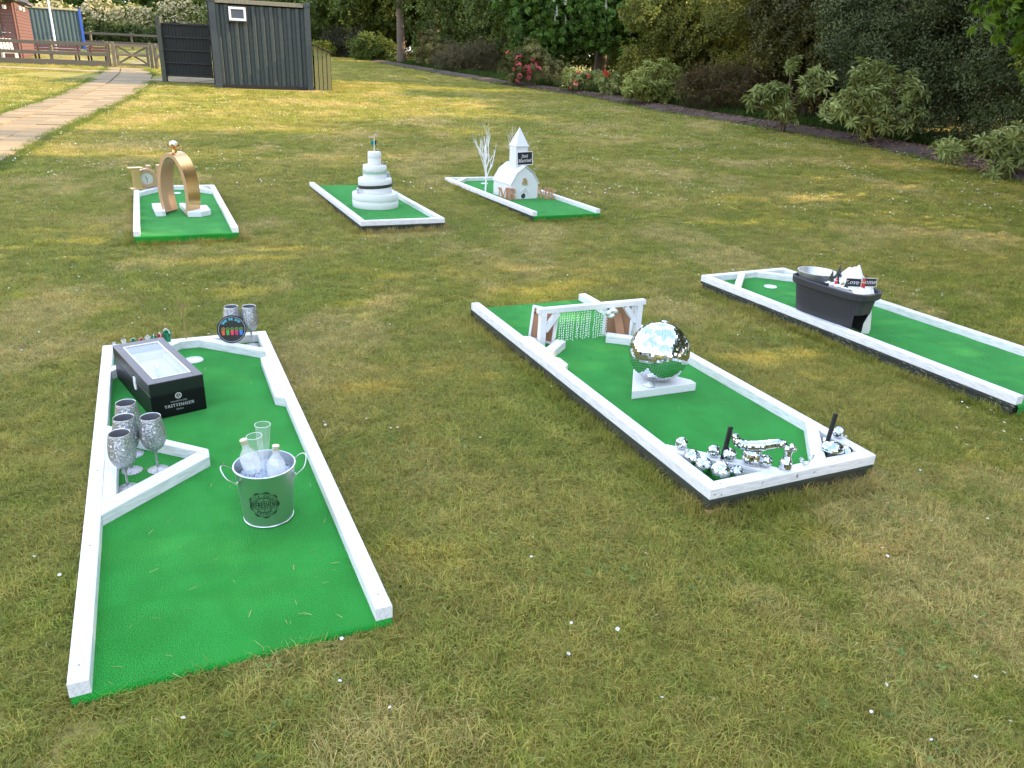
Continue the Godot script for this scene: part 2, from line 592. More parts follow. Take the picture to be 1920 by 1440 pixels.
func copies(called: String, mesh: Mesh, tr: Array, cl: Array, m: Material, label: String, category: String, parent: Node = null) -> MultiMeshInstance3D:
	var mm := MultiMesh.new()
	mm.transform_format = MultiMesh.TRANSFORM_3D
	mm.use_colors = true
	mm.mesh = mesh
	mm.instance_count = tr.size()
	var buf := PackedFloat32Array()
	buf.resize(tr.size() * 16)
	for k in tr.size():
		var t: Transform3D = tr[k]
		var b := t.basis
		var o := k * 16
		buf[o] = b.x.x; buf[o + 1] = b.y.x; buf[o + 2] = b.z.x; buf[o + 3] = t.origin.x
		buf[o + 4] = b.x.y; buf[o + 5] = b.y.y; buf[o + 6] = b.z.y; buf[o + 7] = t.origin.y
		buf[o + 8] = b.x.z; buf[o + 9] = b.y.z; buf[o + 10] = b.z.z; buf[o + 11] = t.origin.z
		var c: Color = cl[k]
		buf[o + 12] = c.r; buf[o + 13] = c.g; buf[o + 14] = c.b; buf[o + 15] = 1.0
	mm.buffer = buf
	var mi := MultiMeshInstance3D.new()
	mi.multimesh = mm
	mi.material_override = m
	if parent:
		mi.name = called
		parent.add_child(mi, true)
		mi.set_meta("kind", "stuff")
	else:
		mi.name = numbered(called)
		add_child(mi)
		tag(mi, label, category, "", "stuff")
	return mi

func tuft(sd: int, blades: int, spread: float, tall: float, flat := 0.5) -> ArrayMesh:
	var r := RandomNumberGenerator.new()
	r.seed = sd
	var mb := MB.new()
	for k in blades:
		var a := r.randf() * TAU
		var p := Vector3(cos(a), 0, sin(a)) * spread * sqrt(r.randf())
		var b := r.randf() * TAU
		var d := Vector3(cos(b), 0, sin(b))
		var s := Vector3(-d.z, 0, d.x) * r.randf_range(0.0007, 0.0015)
		var h := tall * r.randf_range(0.45, 1.0)
		var lean := r.randf_range(0.15, 1.0) * flat * 2.0
		var dry := r.randf()
		var t := r.randf_range(0.6, 1.4)
		mb.col = Color(0.86, 1.08, 0.75) * t if dry < 0.5 else (Color(0.42, 0.5, 0.34) * t if dry < 0.6 else (Color(1.35, 1.12, 1.05) * t if dry < 0.86 else Color(1.7, 1.5, 1.7) * t))
		mb.col.a = 1.0
		var m := p + d * h * lean * 0.4 + Vector3(0, h * 0.62, 0)
		var e := p + d * h * lean * 1.25 + Vector3(0, h * (1.0 - 0.45 * lean * 0.6), 0)
		p.y = -0.006
		mb.quad(p - s, p + s, m + s * 0.8, m - s * 0.8)
		mb.tri(m - s * 0.8, m + s * 0.8, e)
	return mb.mesh()

func lawn() -> void:
	var kinds := [tuft(1, 32, 0.036, 0.032, 0.85), tuft(2, 32, 0.038, 0.028, 1.0), tuft(3, 28, 0.032, 0.042, 0.65), tuft(4, 34, 0.042, 0.026, 1.1)]
	var bucket := [[[], []], [[], []], [[], []], [[], []]]
	var zones := [[0.75, 4.5, 1900.0, 0.92], [4.5, 9.0, 1000.0, 1.15], [9.0, 16.0, 340.0, 1.7], [16.0, 32.0, 62.0, 3.0], [32.0, 58.0, 20.0, 4.6]]
	for z in zones:
		var f0: float = z[0]
		var f1: float = z[1]
		var n := int((0.74 * (f1 * f1 - f0 * f0) + 3.0 * (f1 - f0)) * z[2])
		for k in n:
			var f := sqrt(rng.randf_range(f0 * f0, f1 * f1))
			var x := rng.randf_range(-1.0, 1.0) * (0.74 * f + 1.5)
			if x > edge_x(f) + 0.06 or blocked(x, f): continue
			var c := turf(x, f) * rng.randf_range(0.68, 1.3)
			var s: float = z[3] * rng.randf_range(0.75, 1.3)
			# longer turf on the uncut edges of the path and the bed
			var rough := false
			if f > 7.0 and f < 32.0:
				var p := path_at(f)
				rough = absf(absf(x - p.x) - p.y / 2) < 0.22
			if edge_x(f) - x < 0.14 + 0.25 * nz.get_noise_2d(x * 2.0, f * 2.0): rough = true
			var hh := 1.0
			if rough:
				hh = 1.5
				c = c.lerp(Color(0.11, 0.19, 0.03), 0.7)
			var which := rng.randi() % 4
			bucket[which][0].append(Transform3D(Basis(Vector3.UP, rng.randf() * TAU).scaled(Vector3(s, s * hh / sqrt(z[3]), s)), Vector3(x, gy(x, f), -f)))
			bucket[which][1].append(c)
	# longer blades left standing along the lanes
	for q in lane:
		var ln: Dictionary = lane[q]
		for j in 900:
			var e: float = rng.randf() * (2.0 * W + 2.0 * ln.l)
			var uv := Vector2(e, -rng.randf_range(0.012, 0.06))
			if e > W: uv = Vector2(W + rng.randf_range(0.012, 0.06), e - W)
			if e > W + ln.l: uv = Vector2(e - W - ln.l, ln.l + rng.randf_range(0.012, 0.06))
			if e > 2.0 * W + ln.l: uv = Vector2(-rng.randf_range(0.012, 0.06), e - 2.0 * W - ln.l)
			var p := on_lane(q, uv.x, uv.y).origin
			var s := rng.randf_range(0.8, 1.3)
			var which := 2 if rng.randf() < 0.6 else 0
			bucket[which][0].append(Transform3D(Basis(Vector3.UP, rng.randf() * TAU).scaled(Vector3(s, s * rng.randf_range(1.0, 1.9) * (0.45 if q == "A" else 1.0), s)), Vector3(p.x, gy(p.x, -p.z), p.z)))
			bucket[which][1].append(turf(p.x, -p.z) * rng.randf_range(0.7, 1.1))
	for k in 4:
		copies("grass", kinds[k].duplicate() if k else kinds[0], bucket[k][0], bucket[k][1], M.grass, ["short mown olive green lawn grass", "flattened dry blades in the mown lawn", "taller green blades in the mown lawn", "low dense grass of the mown lawn"][k], "grass")
	# clover and lying straw in the near turf
	var cv := MB.new()
	for j in 3:
		var an := TAU * j / 3
		var dd := Vector3(cos(an), 0.15, sin(an))
		var ss := Vector3(-sin(an), 0, cos(an))
		cv.quad(dd * 0.001, dd * 0.006 - ss * 0.0042, dd * 0.0105, dd * 0.006 + ss * 0.0042)
	var sw := MB.new()
	sw.quad(Vector3(-0.026, 0, -0.0009), Vector3(-0.026, 0, 0.0009), Vector3(0, 0.004, 0.0009), Vector3(0, 0.004, -0.0009))
	sw.quad(Vector3(0, 0.004, -0.0009), Vector3(0, 0.004, 0.0009), Vector3(0.026, 0.001, 0.0004), Vector3(0.026, 0.001, -0.0004))
	var vt := []
	var vc := []
	var st := []
	var sc := []
	for j in 30000:
		var f := sqrt(rng.randf_range(0.7, 81.0))
		var x := rng.randf_range(-1.0, 1.0) * (0.74 * f + 1.2)
		if blocked(x, f): continue
		var at := Vector3(x, gy(x, f) + rng.randf_range(0.014, 0.028), -f)
		var bs := Basis.from_euler(Vector3(rng.randf_range(-0.4, 0.4), rng.randf() * TAU, rng.randf_range(-0.4, 0.4)))
		if nz2.get_noise_2d(x * 4.0 + 20.0, f * 4.0) > 0.16 + rng.randf() * 0.12:
			vt.append(Transform3D(bs.scaled(Vector3.ONE * rng.randf_range(0.7, 1.3)), at))
			vc.append(Color(0.10, 0.19, 0.045).lerp(Color(0.24, 0.34, 0.10), rng.randf()))
		elif rng.randf() < 0.30:
			st.append(Transform3D(bs.scaled(Vector3.ONE * rng.randf_range(0.25, 0.62)), at))
			sc.append(Color(0.46, 0.37, 0.17).lerp(Color(0.64, 0.55, 0.32), rng.randf()))
	copies("clover", cv.mesh(), vt, vc, M.grass, "small dark clover leaves in patches of the lawn", "clover")
	copies("dry_straw", sw.mesh(), st, sc, tint_mat(0.7, 0.4), "pale dry stalks lying on the mown lawn", "straw")
	# clippings trodden onto the near carpets
	var bit := MB.new()
	bit.quad(Vector3(-0.012, 0, -0.0008), Vector3(-0.012, 0, 0.0008), Vector3(0.012, 0.002, 0.0006), Vector3(0.012, 0.002, -0.0006))
	var ct := []
	var cc := []
	for q in [["A", 55], ["B", 30], ["C", 26]]:
		for j in q[1]:
			var t := on_lane(q[0], rng.randf_range(0.07, 0.73), rng.randf_range(0.02, 2.2) * (rng.randf() if q[0] == "A" else 1.0), 0.0035)
			ct.append(t * Transform3D(Basis(Vector3.UP, rng.randf() * TAU).scaled(Vector3.ONE * rng.randf_range(0.4, 1.2)), Vector3.ZERO))
			cc.append(Color(0.45, 0.38, 0.16).lerp(Color(0.16, 0.20, 0.05), rng.randf()))
	copies("grass_clippings", bit.mesh(), ct, cc, tint_mat(0.8), "stray dry grass clippings on the green carpets", "clippings")
	# daisies
	var d := MB.new()
	for k in 9:
		var a := TAU * k / 9
		var r := Vector3(cos(a), 0.25, sin(a))
		var s := Vector3(-sin(a), 0, cos(a))
		d.col = Color(0.80, 0.80, 0.76)
		d.quad(r * 0.002 - s * 0.0012, r * 0.009 - s * 0.0022, r * 0.009 + s * 0.0022, r * 0.002 + s * 0.0012)
	d.col = Color(0.75, 0.52, 0.03)
	d.ball(Vector3(0, 0.0015, 0), Vector3(0.003, 0.0018, 0.003), 6)
	var tr := []
	var cl := []
	for k in 26000:
		var f := sqrt(rng.randf_range(1.0, 26.0 * 26.0))
		var x := rng.randf_range(-1.0, 1.0) * (0.74 * f + 1.0)
		var g := nz2.get_noise_2d(x * 2.2 + 70.0, f * 2.2)
		if g < -0.08 + rng.randf() * 0.3 or x > edge_x(f) - 0.1 or blocked(x, f): continue
		if f < 9.0 and rng.randf() < 0.2: continue
		var b := Basis.from_euler(Vector3(rng.randf_range(-0.5, 0.5), rng.randf() * TAU, rng.randf_range(-0.5, 0.5)))
		tr.append(Transform3D(b.scaled(Vector3.ONE * rng.randf_range(0.8, 1.35) * (0.5 if f < 9.0 else 0.9)), Vector3(x, gy(x, f) + rng.randf_range(0.026, 0.042) * (1.0 if f < 9.0 else 1.3), -f)))
		cl.append(Color.WHITE * rng.randf_range(0.75, 1.0))
	copies("daisies", d.mesh(), tr, cl, tint_mat(0.7, 0.3), "tiny white daisies scattered through the lawn", "daisies")

func paving() -> void:
	var p := Node3D.new()
	p.name = "path"
	add_child(p)
	p.set_meta("kind", "structure")
	p.set_meta("label", "sandy slab path running from the lawn to the gate")
	p.set_meta("category", "path")
	var tones := []
	for k in 5:
		var t: float = [0.86, 1.0, 0.93, 1.08, 0.8][k]
		var m := tex_mat(Color(0.17, 0.122, 0.060) * t, Color(0.31, 0.228, 0.118) * t, 0.03, 80 + k, Vector3(1.5, 1.5, 1.5), 0.9, 5)
		tones.append(m)
	var joint := MB.new()
	var f := -6.0
	var rows := []
	while f < 32.2:
		rows.append(f)
		f += 0.5
	for k in rows.size() - 1:
		for s in 3:
			var q := []
			for e in [k, k + 1]:
				var a := path_at(rows[e])
				for side in [s, s + 1]:
					q.append(Vector2(a.x + (side / 3.0 - 0.5) * a.y, rows[e] + (0.06 if s == 1 else 0.0) + (side / 3.0 - 0.5) * 0.35))
			slab(p, q[0], q[1], q[3], q[2], tones[rng.randi() % 5], joint)
	# paved apron from the path to the container, and the cross path to the left
	for a in 5:
		for b in 3:
			var x0 := -12.9 + a * 0.84
			var f0 := 25.55 + b * 0.86 + (0.12 if a % 2 else 0.0)
			if x0 < path_at(f0).x + path_at(f0).y / 2 - 0.2: continue
			slab(p, Vector2(x0, f0), Vector2(x0 + 0.84, f0), Vector2(x0 + 0.84, f0 + 0.86), Vector2(x0, f0 + 0.86), tones[rng.randi() % 5], joint)
	for a in 14:
		var x0 := -14.8 - (a + 1) * 0.9
		slab(p, Vector2(x0, 28.7), Vector2(x0 + 0.9, 28.7), Vector2(x0 + 0.9, 29.55), Vector2(x0, 29.55), tones[rng.randi() % 5], joint)
	obj("joint_sand", joint, tex_mat(Color(0.10, 0.085, 0.045), Color(0.16, 0.14, 0.07), 0.05, 90, Vector3(2, 2, 2), 0.95), p)

func slab(p: Node3D, a: Vector2, b: Vector2, c: Vector2, d: Vector2, m: Material, joint: MB) -> void:
	var mid := (a + b + c + d) / 4
	var sink := rng.randf_range(-0.004, 0.004)
	var mb := MB.new()
	var top := []
	var low := []
	for q in [a, b, c, d]:
		var e: Vector2 = q + (mid - q).normalized() * 0.016
		top.append(Vector3(e.x, gy(e.x, e.y) + 0.034 + sink, -e.y))
		low.append(Vector3(e.x, gy(e.x, e.y) - 0.02, -e.y))
		
	mb.quad(top[0], top[1], top[2], top[3])
	for k in 4:
		mb.quad(low[k], low[(k + 1) % 4], top[(k + 1) % 4], top[k])
	obj("slab", mb, m, p)
	var g := []
	for q in [a, b, c, d]:
		g.append(Vector3(q.x, gy(q.x, q.y) + 0.018, -q.y))
	joint.quad(g[0], g[1], g[2], g[3])

# ---------------------------------------------------------------- container, sheds, fences, hall
func corrugated(w: float, h: float, n: int, deep: float) -> MB:
	var mb := MB.new()
	var pitch := w / n
	var pts := [Vector2(0, 0)]
	for k in n:
		var x := k * pitch
		pts.append(Vector2(x + pitch * 0.34, 0)); pts.append(Vector2(x + pitch * 0.52, deep)); pts.append(Vector2(x + pitch * 0.82, deep)); pts.append(Vector2(x + pitch * 0.99, 0))
	pts.append(Vector2(w, 0))
	for k in pts.size() - 1:
		var a: Vector2 = pts[k]
		var b: Vector2 = pts[k + 1]
		mb.quad(Vector3(a.x, 0, -a.y), Vector3(b.x, 0, -b.y), Vector3(b.x, h, -b.y), Vector3(a.x, h, -a.y))
	return mb

func pane_window(parent: Node3D, at: Vector3, w: float, h: float) -> void:
	var keep := Node3D.new()
	keep.name = "window"
	parent.add_child(keep, true)
	keep.position = at
	var fr := MB.new()
	fr.box(Vector3(0, h / 2 - 0.03, 0), Vector3(w, 0.06, 0.07), 0.004)
	fr.box(Vector3(0, -h / 2 + 0.03, 0), Vector3(w, 0.06, 0.07), 0.004)
	fr.box(Vector3(-w / 2 + 0.03, 0, 0), Vector3(0.06, h - 0.122, 0.068), 0.004)
	fr.box(Vector3(w / 2 - 0.03, 0, 0), Vector3(0.06, h - 0.122, 0.068), 0.004)
	obj("frame", fr, mat(0.8, 0.8, 0.8, 0.4), keep)
	var pn := MB.new()
	pn.box(Vector3(0, 0, -0.01), Vector3(w - 0.12, h - 0.12, 0.012))
	obj("pane", pn, mat(0.10, 0.11, 0.13, 0.12), keep)
	var su := MB.new()
	for y in [h / 2 + 0.021, -h / 2 - 0.021]:
		su.box(Vector3(0, y, -0.004), Vector3(w + 0.08, 0.04, 0.06))
	for x in [w / 2 + 0.021, -w / 2 - 0.021]:
		su.box(Vector3(x, 0, -0.004), Vector3(0.04, h, 0.058))
	obj("surround", su, mat(0.02, 0.02, 0.018, 0.7), keep)

func compound() -> void:
	# ---- site container
	var cm := mat(1, 1, 1, 0.55)
	cm.albedo_texture = noise_tex(Color(0.022, 0.032, 0.034), Color(0.055, 0.070, 0.066), 0.02, 101, 512, 5)
	cm.uv1_triplanar = true
	cm.uv1_scale = Vector3(3.0, 0.5, 3.0)
	cm.detail_enabled = true
	cm.detail_albedo = noise_tex(Color(0.05, 0.055, 0.025), Color(0.10, 0.10, 0.045), 0.05, 102)
	cm.detail_mask = noise_tex(Color.BLACK, Color(0.35, 0.35, 0.35), 0.03, 103, 512, 5, 0.64)
	var frame := mat(1, 1, 1, 0.5)
	frame.albedo_texture = noise_tex(Color(0.025, 0.034, 0.037), Color(0.060, 0.070, 0.068), 0.03, 104)
	frame.uv1_triplanar = true
	frame.uv1_scale = Vector3(2, 0.7, 2)
	var rail := tex_mat(Color(0.12, 0.12, 0.085), Color(0.33, 0.28, 0.19), 0.03, 105, Vector3(1, 3, 3), 0.7)
	var w := 2.82
	var h := 2.42
	var c := thing("site_container", "dark green corrugated steel container with small white window", "container", Transform3D(Basis(Vector3.UP, 0.283), Vector3(-9.2, gy(-9, 24.2), -24.19)))
	var front := obj("front_wall", corrugated(w - 0.34, h - 0.28, 10, 0.065), cm, c)
	front.position = Vector3(0.18, 0.12, -0.03)
	var sides := MB.new()
	sides.x = Transform3D(Basis(Vector3.UP, PI / 2), Vector3(w - 0.03, 0.12, -0.1))
	var e := corrugated(5.6, h - 0.28, 22, 0.04)
	var sm := obj("side_wall", e, cm, c)
	sm.transform = Transform3D(Basis(Vector3.UP, PI / 2), Vector3(w - 0.04, 0.12, -0.16))
	var sl := obj("side_wall", e.mesh(), cm, c)
	sl.transform = Transform3D(Basis(Vector3.UP, -PI / 2), Vector3(0.04, 0.12, -5.8))
	var bk := obj("back_wall", corrugated(w - 0.3, h - 0.28, 10, 0.04), cm, c)
	bk.transform = Transform3D(Basis(Vector3.UP, PI), Vector3(w - 0.15, 0.12, -5.9))
	for q in [[0.09, 0.18, -0.06], [w - 0.08, 0.16, -0.06], [0.09, 0.18, -5.9], [w - 0.08, 0.16, -5.9]]:
		var mb := MB.new()
		mb.box(Vector3(q[0], h / 2, q[2]), Vector3(q[1], h - 0.01, 0.15), 0.012)
		obj("corner_post", mb, frame, c)
		for y in [0.06, h - 0.04]:
			var cast := MB.new()
			cast.box(Vector3(q[0], y, q[2]), Vector3(q[1] + 0.02, 0.118, 0.18), 0.008)
			obj("corner_casting", cast, frame, c)
	var tr := MB.new()
	tr.box(Vector3(w / 2, h - 0.07, -0.035), Vector3(w - 0.37, 0.11, 0.09), 0.006)
	obj("top_rail", tr, rail, c)
	var br := MB.new()
	br.box(Vector3(w / 2, 0.065, -0.04), Vector3(w - 0.37, 0.10, 0.08), 0.006)
	obj("bottom_rail", br, M.black_matt, c)
	var rf := MB.new()
	rf.box(Vector3(w / 2, h - 0.05, -2.98), Vector3(w - 0.1, 0.03, 5.7))
	obj("roof", rf, frame, c)
	pane_window(c, Vector3(0.78, 2.03, 0.03), 0.47, 0.36)
	# ---- board store beside it
	var s := thing("plank_store", "low lean-to store of mossy planks against the dark container", "store", Transform3D(Basis(Vector3.UP, 0.283), Vector3(-6.44, gy(-6.4, 24.9), -24.96)))
	var moss := tex_mat(Color(0.10, 0.10, 0.035), Color(0.30, 0.27, 0.10), 0.03, 106, Vector3(4, 0.7, 4), 0.85, 5)
	for k in 4:
		var mb := MB.new()
		var x := 0.06 + k * 0.125
		mb.prism(PackedVector2Array([Vector2(x - 0.052, -0.012), Vector2(x + 0.052, -0.012), Vector2(x + 0.052, 0.012), Vector2(x - 0.052, 0.012)]), 0.0, 1.26 - k * 0.055, 0.003)
		obj("plank", mb, moss, s)
	var bkp := MB.new()
	bkp.box(Vector3(0.25, 0.5, -0.6), Vector3(0.5, 1.0, 1.1))
	obj("body", bkp, M.black_matt, s)
	var lid := MB.new()
	lid.bar(Vector3(-0.02, 1.30, -0.5), Vector3(0.56, 1.08, -0.5), 1.2, 0.025, 0.003)
	obj("lid", lid, M.black_matt, s)
	# ---- dark close-boarded panel
	var fp := thing("fence_panel", "tall dark boarded fence panel on a leaning post by the container", "fence", Transform3D(Basis(Vector3.UP, 0.05), Vector3(-11.08, gy(-11, 25.2), -25.2)))
	var post := MB.new()
	post.box(Vector3(-0.05, 0.94, 0.02), Vector3(0.13, 1.88, 0.13), 0.008)
	obj("post", post, tex_mat(Color(0.035, 0.04, 0.03), Color(0.10, 0.105, 0.075), 0.03, 107, Vector3(4, 0.6, 4), 0.9), fp)
	var dk := tex_mat(Color(0.005, 0.007, 0.006), Color(0.016, 0.018, 0.016), 0.04, 108, Vector3(5, 0.6, 5), 0.85)
	for k in 14:
		var b := MB.new()
		b.box(Vector3(0.07 + k * 0.1, 0.96, 0), Vector3(0.094, 1.5, 0.018 + 0.006 * (k % 2)), 0.003)
		obj("board", b, dk, fp)
	for k in 5:
		var b := MB.new()
		b.box(Vector3(0.72, 0.24 + k * 0.36, 0.028), Vector3(1.4, 0.045, 0.03), 0.003)
		obj("rail", b, M.black_matt, fp)
	var tp := MB.new()
	tp.box(Vector3(1.53, 1.28, 0.02), Vector3(0.14, 2.56, 0.14), 0.006)
	obj("post", tp, M.black_matt, fp)
	# ---- gate
	var old := tex_mat(Color(0.07, 0.058, 0.042), Color(0.22, 0.18, 0.13), 0.03, 109, Vector3(2, 2, 2), 0.9, 5)
	var g := thing("timber_gate", "low weathered timber gate with crossed braces at the path end", "gate", Transform3D(Basis(Vector3.UP, 0.38), Vector3(-16.4, gy(-16, 32.7), -32.7)))
	for x in [0.0, 1.36]:
		var b := MB.new()
		b.box(Vector3(x, 0.47, 0), Vector3(0.11, 0.94, 0.11), 0.006)
		obj("post", b, old, g)
	for x in [0.13, 1.23]:
		var b := MB.new()
		b.box(Vector3(x, 0.47, 0.0), Vector3(0.09, 0.80, 0.05), 0.004)
		obj("stile", b, old, g)
	for y in [0.12, 0.47, 0.82]:
		var b := MB.new()
		b.box(Vector3(0.68, y, 0.042), Vector3(1.18, 0.09, 0.028), 0.003)
		obj("rail", b, old, g)
	for sg in [-1, 1]:
		var b := MB.new()
		b.bar(Vector3(0.68 - 0.5, 0.47 - 0.30 * sg, -0.04), Vector3(0.68 + 0.5, 0.47 + 0.30 * sg, -0.045 - 0.02 * sg), 0.028, 0.07, 0.003)
		obj("brace", b, old, g)
	# ---- post and rail fences
	fence("post_and_rail_fence", "weathered brown post and rail fence left of the timber gate", Vector2(-28.5, 29.9), Vector2(-16.6, 32.65), 2.05, [0.88, 0.52], 0.86, old, true)
	fence("post_and_rail_fence", "short run of brown rail fence between gate and dark panel", Vector2(-14.95, 33.2), Vector2(-9.5, 35.0), 1.8, [0.88, 0.52], 0.86, old, false)
	fence("post_and_rail_fence", "far rail fence along the yellow field beyond the yard", Vector2(-33.5, 53.5), Vector2(-18.0, 54.5), 2.7, [0.95, 0.45], 0.95, old, false)
	# ---- timber hall with red brown boards
	var hall := thing("timber_hall", "red brown boarded hall with dark gutter behind the rail fence", "building", Transform3D(Basis(), Vector3(-21.6, gy(0, 35), -35.0)))
	var brick := tex_mat(Color(0.12, 0.056, 0.046), Color(0.20, 0.098, 0.082), 0.04, 110, Vector3(0.6, 6, 0.6), 0.85, 4)
	var shaded_brick := tex_mat(Color(0.085, 0.04, 0.035), Color(0.15, 0.07, 0.06), 0.04, 111, Vector3(0.6, 6, 0.6), 0.85, 4)  # side wall and trim: shade put into a darker copy of the boards
	for k in 17:
		var b := MB.new()
		b.x = Transform3D(Basis(Vector3.UP, 0.20), Vector3.ZERO)
		b.box(Vector3(-3.0, 0.07 + k * 0.13, -0.1 + 0.004 * (k % 2)), Vector3(6.0, 0.122, 0.2), 0.004)
		obj("board", b, brick, hall)
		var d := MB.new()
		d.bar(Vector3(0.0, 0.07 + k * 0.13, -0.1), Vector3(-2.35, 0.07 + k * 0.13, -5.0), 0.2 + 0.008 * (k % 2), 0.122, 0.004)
		obj("board", d, shaded_brick, hall)
	var co := MB.new()
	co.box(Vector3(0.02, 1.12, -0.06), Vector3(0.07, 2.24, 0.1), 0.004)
	obj("corner_trim", co, shaded_brick, hall)
	var gut := MB.new()
	gut.tube([Vector3(-6.0, 2.2, 1.75), Vector3(0.35, 2.3, 0.35), Vector3(-2.2, 2.28, -5.2)], [0.06, 0.06, 0.06], 8)
	obj("gutter", gut, M.black, hall)
	var roof := MB.new()
	roof.quad(Vector3(-6.3, 2.25, 1.9), Vector3(0.42, 2.34, 0.42), Vector3(-3.2, 4.4, -1.6), Vector3(-7.5, 4.4, -0.8))
	roof.quad(Vector3(0.42, 2.34, 0.42), Vector3(-2.15, 2.32, -5.4), Vector3(-5.0, 4.4, -5.4), Vector3(-3.2, 4.4, -1.6))
	obj("roof", roof, mat(0.03, 0.026, 0.026, 0.8), hall)
	for q in [[-0.28, 0.16], [-0.2, -0.75], [-0.75, -1.9]]:
		var b := MB.new()
		b.box(Vector3(q[0] + 0.12, 2.02, q[1]), Vector3(0.09, 0.16, 0.12), 0.01)
		obj("lamp_bracket", b, mat(0.6, 0.57, 0.5, 0.6), hall)
	var wn := Node3D.new()
	wn.name = "window"
	hall.add_child(wn, true)
	wn.transform = Transform3D(Basis(Vector3.UP, 0.20), Vector3(-0.9, 1.35, 0.25))
	var wf := MB.new()
	wf.box(Vector3.ZERO, Vector3(0.9, 0.9, 0.06), 0.004)
	obj("frame", wf, mat(0.05, 0.05, 0.05, 0.6), wn)
	var wp := MB.new()
	wp.box(Vector3(0, 0, 0.03), Vector3(0.78, 0.78, 0.01))
	obj("pane", wp, mat(0.05, 0.06, 0.07, 0.08), wn)
	var ws := MB.new()
	ws.box(Vector3(0, -0.5, 0.04), Vector3(1.0, 0.06, 0.14), 0.006)
	obj("sill", ws, brick, wn)
	# ---- blue edged container behind the yard
	var bc := thing("storage_container", "dark teal corrugated container with bright blue edge behind the yard", "container", Transform3D(Basis(Vector3.UP, 0.56), Vector3(-28.75, gy(0, 48), -48.0)))
	var teal := tex_mat(Color(0.030, 0.060, 0.068), Color(0.075, 0.115, 0.115), 0.03, 112, Vector3(3, 0.4, 3), 0.6)
	var bw := obj("front_wall", corrugated(2.62, 2.05, 12, 0.05), teal, bc)
	bw.position = Vector3(0.02, 0.1, -0.05)
	var bb := MB.new()
	bb.box(Vector3(1.33, 1.05, -1.65), Vector3(2.6, 2.0, 3.0))
	obj("body", bb, teal, bc)
	var be := MB.new()
	be.box(Vector3(2.71, 1.12, -0.06), Vector3(0.13, 2.24, 0.13), 0.006)
	obj("corner_post", be, mat(0.02, 0.07, 0.36, 0.4), bc)
	var bt := MB.new()
	bt.box(Vector3(1.31, 2.21, -0.04), Vector3(2.66, 0.09, 0.1), 0.006)
	obj("top_rail", bt, mat(0.30, 0.28, 0.16, 0.6), bc)
	var bo := MB.new()
	bo.box(Vector3(1.31, 0.05, -0.04), Vector3(2.66, 0.09, 0.1), 0.006)
	obj("bottom_rail", bo, mat(0.4, 0.4, 0.38, 0.6), bc)
	var fl := MB.new()
	fl.tube([Vector3.ZERO, Vector3(0, 6.0, 0)], [0.055, 0.045], 10)
	single("flag_pole", fl, mat(0.62, 0.66, 0.68, 0.4), "thin pale grey pole standing in front of the teal container", "pole", on_ground(-25.1, 44.0))
	# ---- benches and chairs behind the fence
	for k in 2:
		var bn := thing("bench", ["red brown slatted bench behind the middle fence bay", "red brown slatted bench end just left of the gate"][k], "bench", on_ground([-20.2, -18.3][k], [33.7, 34.2][k], 0, 0.22), "benches behind the fence")
		var bmt := mat(0.16, 0.055, 0.04, 0.6)
		var ln: float = [1.75, 0.9][k]
		for y in 3:
			var b := MB.new()
			b.box(Vector3(ln / 2, 0.52 + y * 0.11, -0.2), Vector3(ln, 0.085, 0.03), 0.004)
			obj("back_slat", b, bmt, bn)
		for z in 3:
			var b := MB.new()
			b.box(Vector3(ln / 2, 0.43, 0.2 - z * 0.13), Vector3(ln, 0.03, 0.11), 0.004)
			obj("seat_slat", b, bmt, bn)
		for x in [0.12, ln - 0.12]:
			for z in [0.18, -0.2]:
				var b := MB.new()
				b.box(Vector3(x, 0.207 if z > 0 else 0.4, z - (0.035 if z < 0 else 0.0)), Vector3(0.06, 0.414 if z > 0 else 0.8, 0.04), 0.004)
				obj("leg", b, M.black_matt, bn)
	for k in 2:
		var ch := thing("white_chair", ["white slatted chair nearest the hall window behind the fence", "white slatted chair at the hall corner behind the fence"][k], "chair", on_ground([-21.9, -21.0][k], [33.0, 33.4][k], 0, 0.7), "white chairs outside the hall")
		var wm := mat(0.72, 0.68, 0.58, 0.6)
		for j in 4:
			var b := MB.new()
			b.bar(Vector3(-0.2 + j * 0.12, 0.30, -0.15), Vector3(-0.2 + j * 0.12, 0.85, -0.42), 0.085, 0.02, 0.003, Vector3.FORWARD)
			obj("back_slat", b, wm, ch)
			var q := MB.new()
			q.box(Vector3(-0.02, 0.32, -0.1 + j * 0.12), Vector3(0.5, 0.022, 0.1), 0.003)
			obj("seat_slat", q, wm, ch)
		for x in [-0.25, 0.22]:
			for z in [-0.12, 0.3]:
				var b := MB.new()
				b.box(Vector3(x, 0.155, z), Vector3(0.05, 0.31, 0.07), 0.003)
				obj("leg", b, wm, ch)

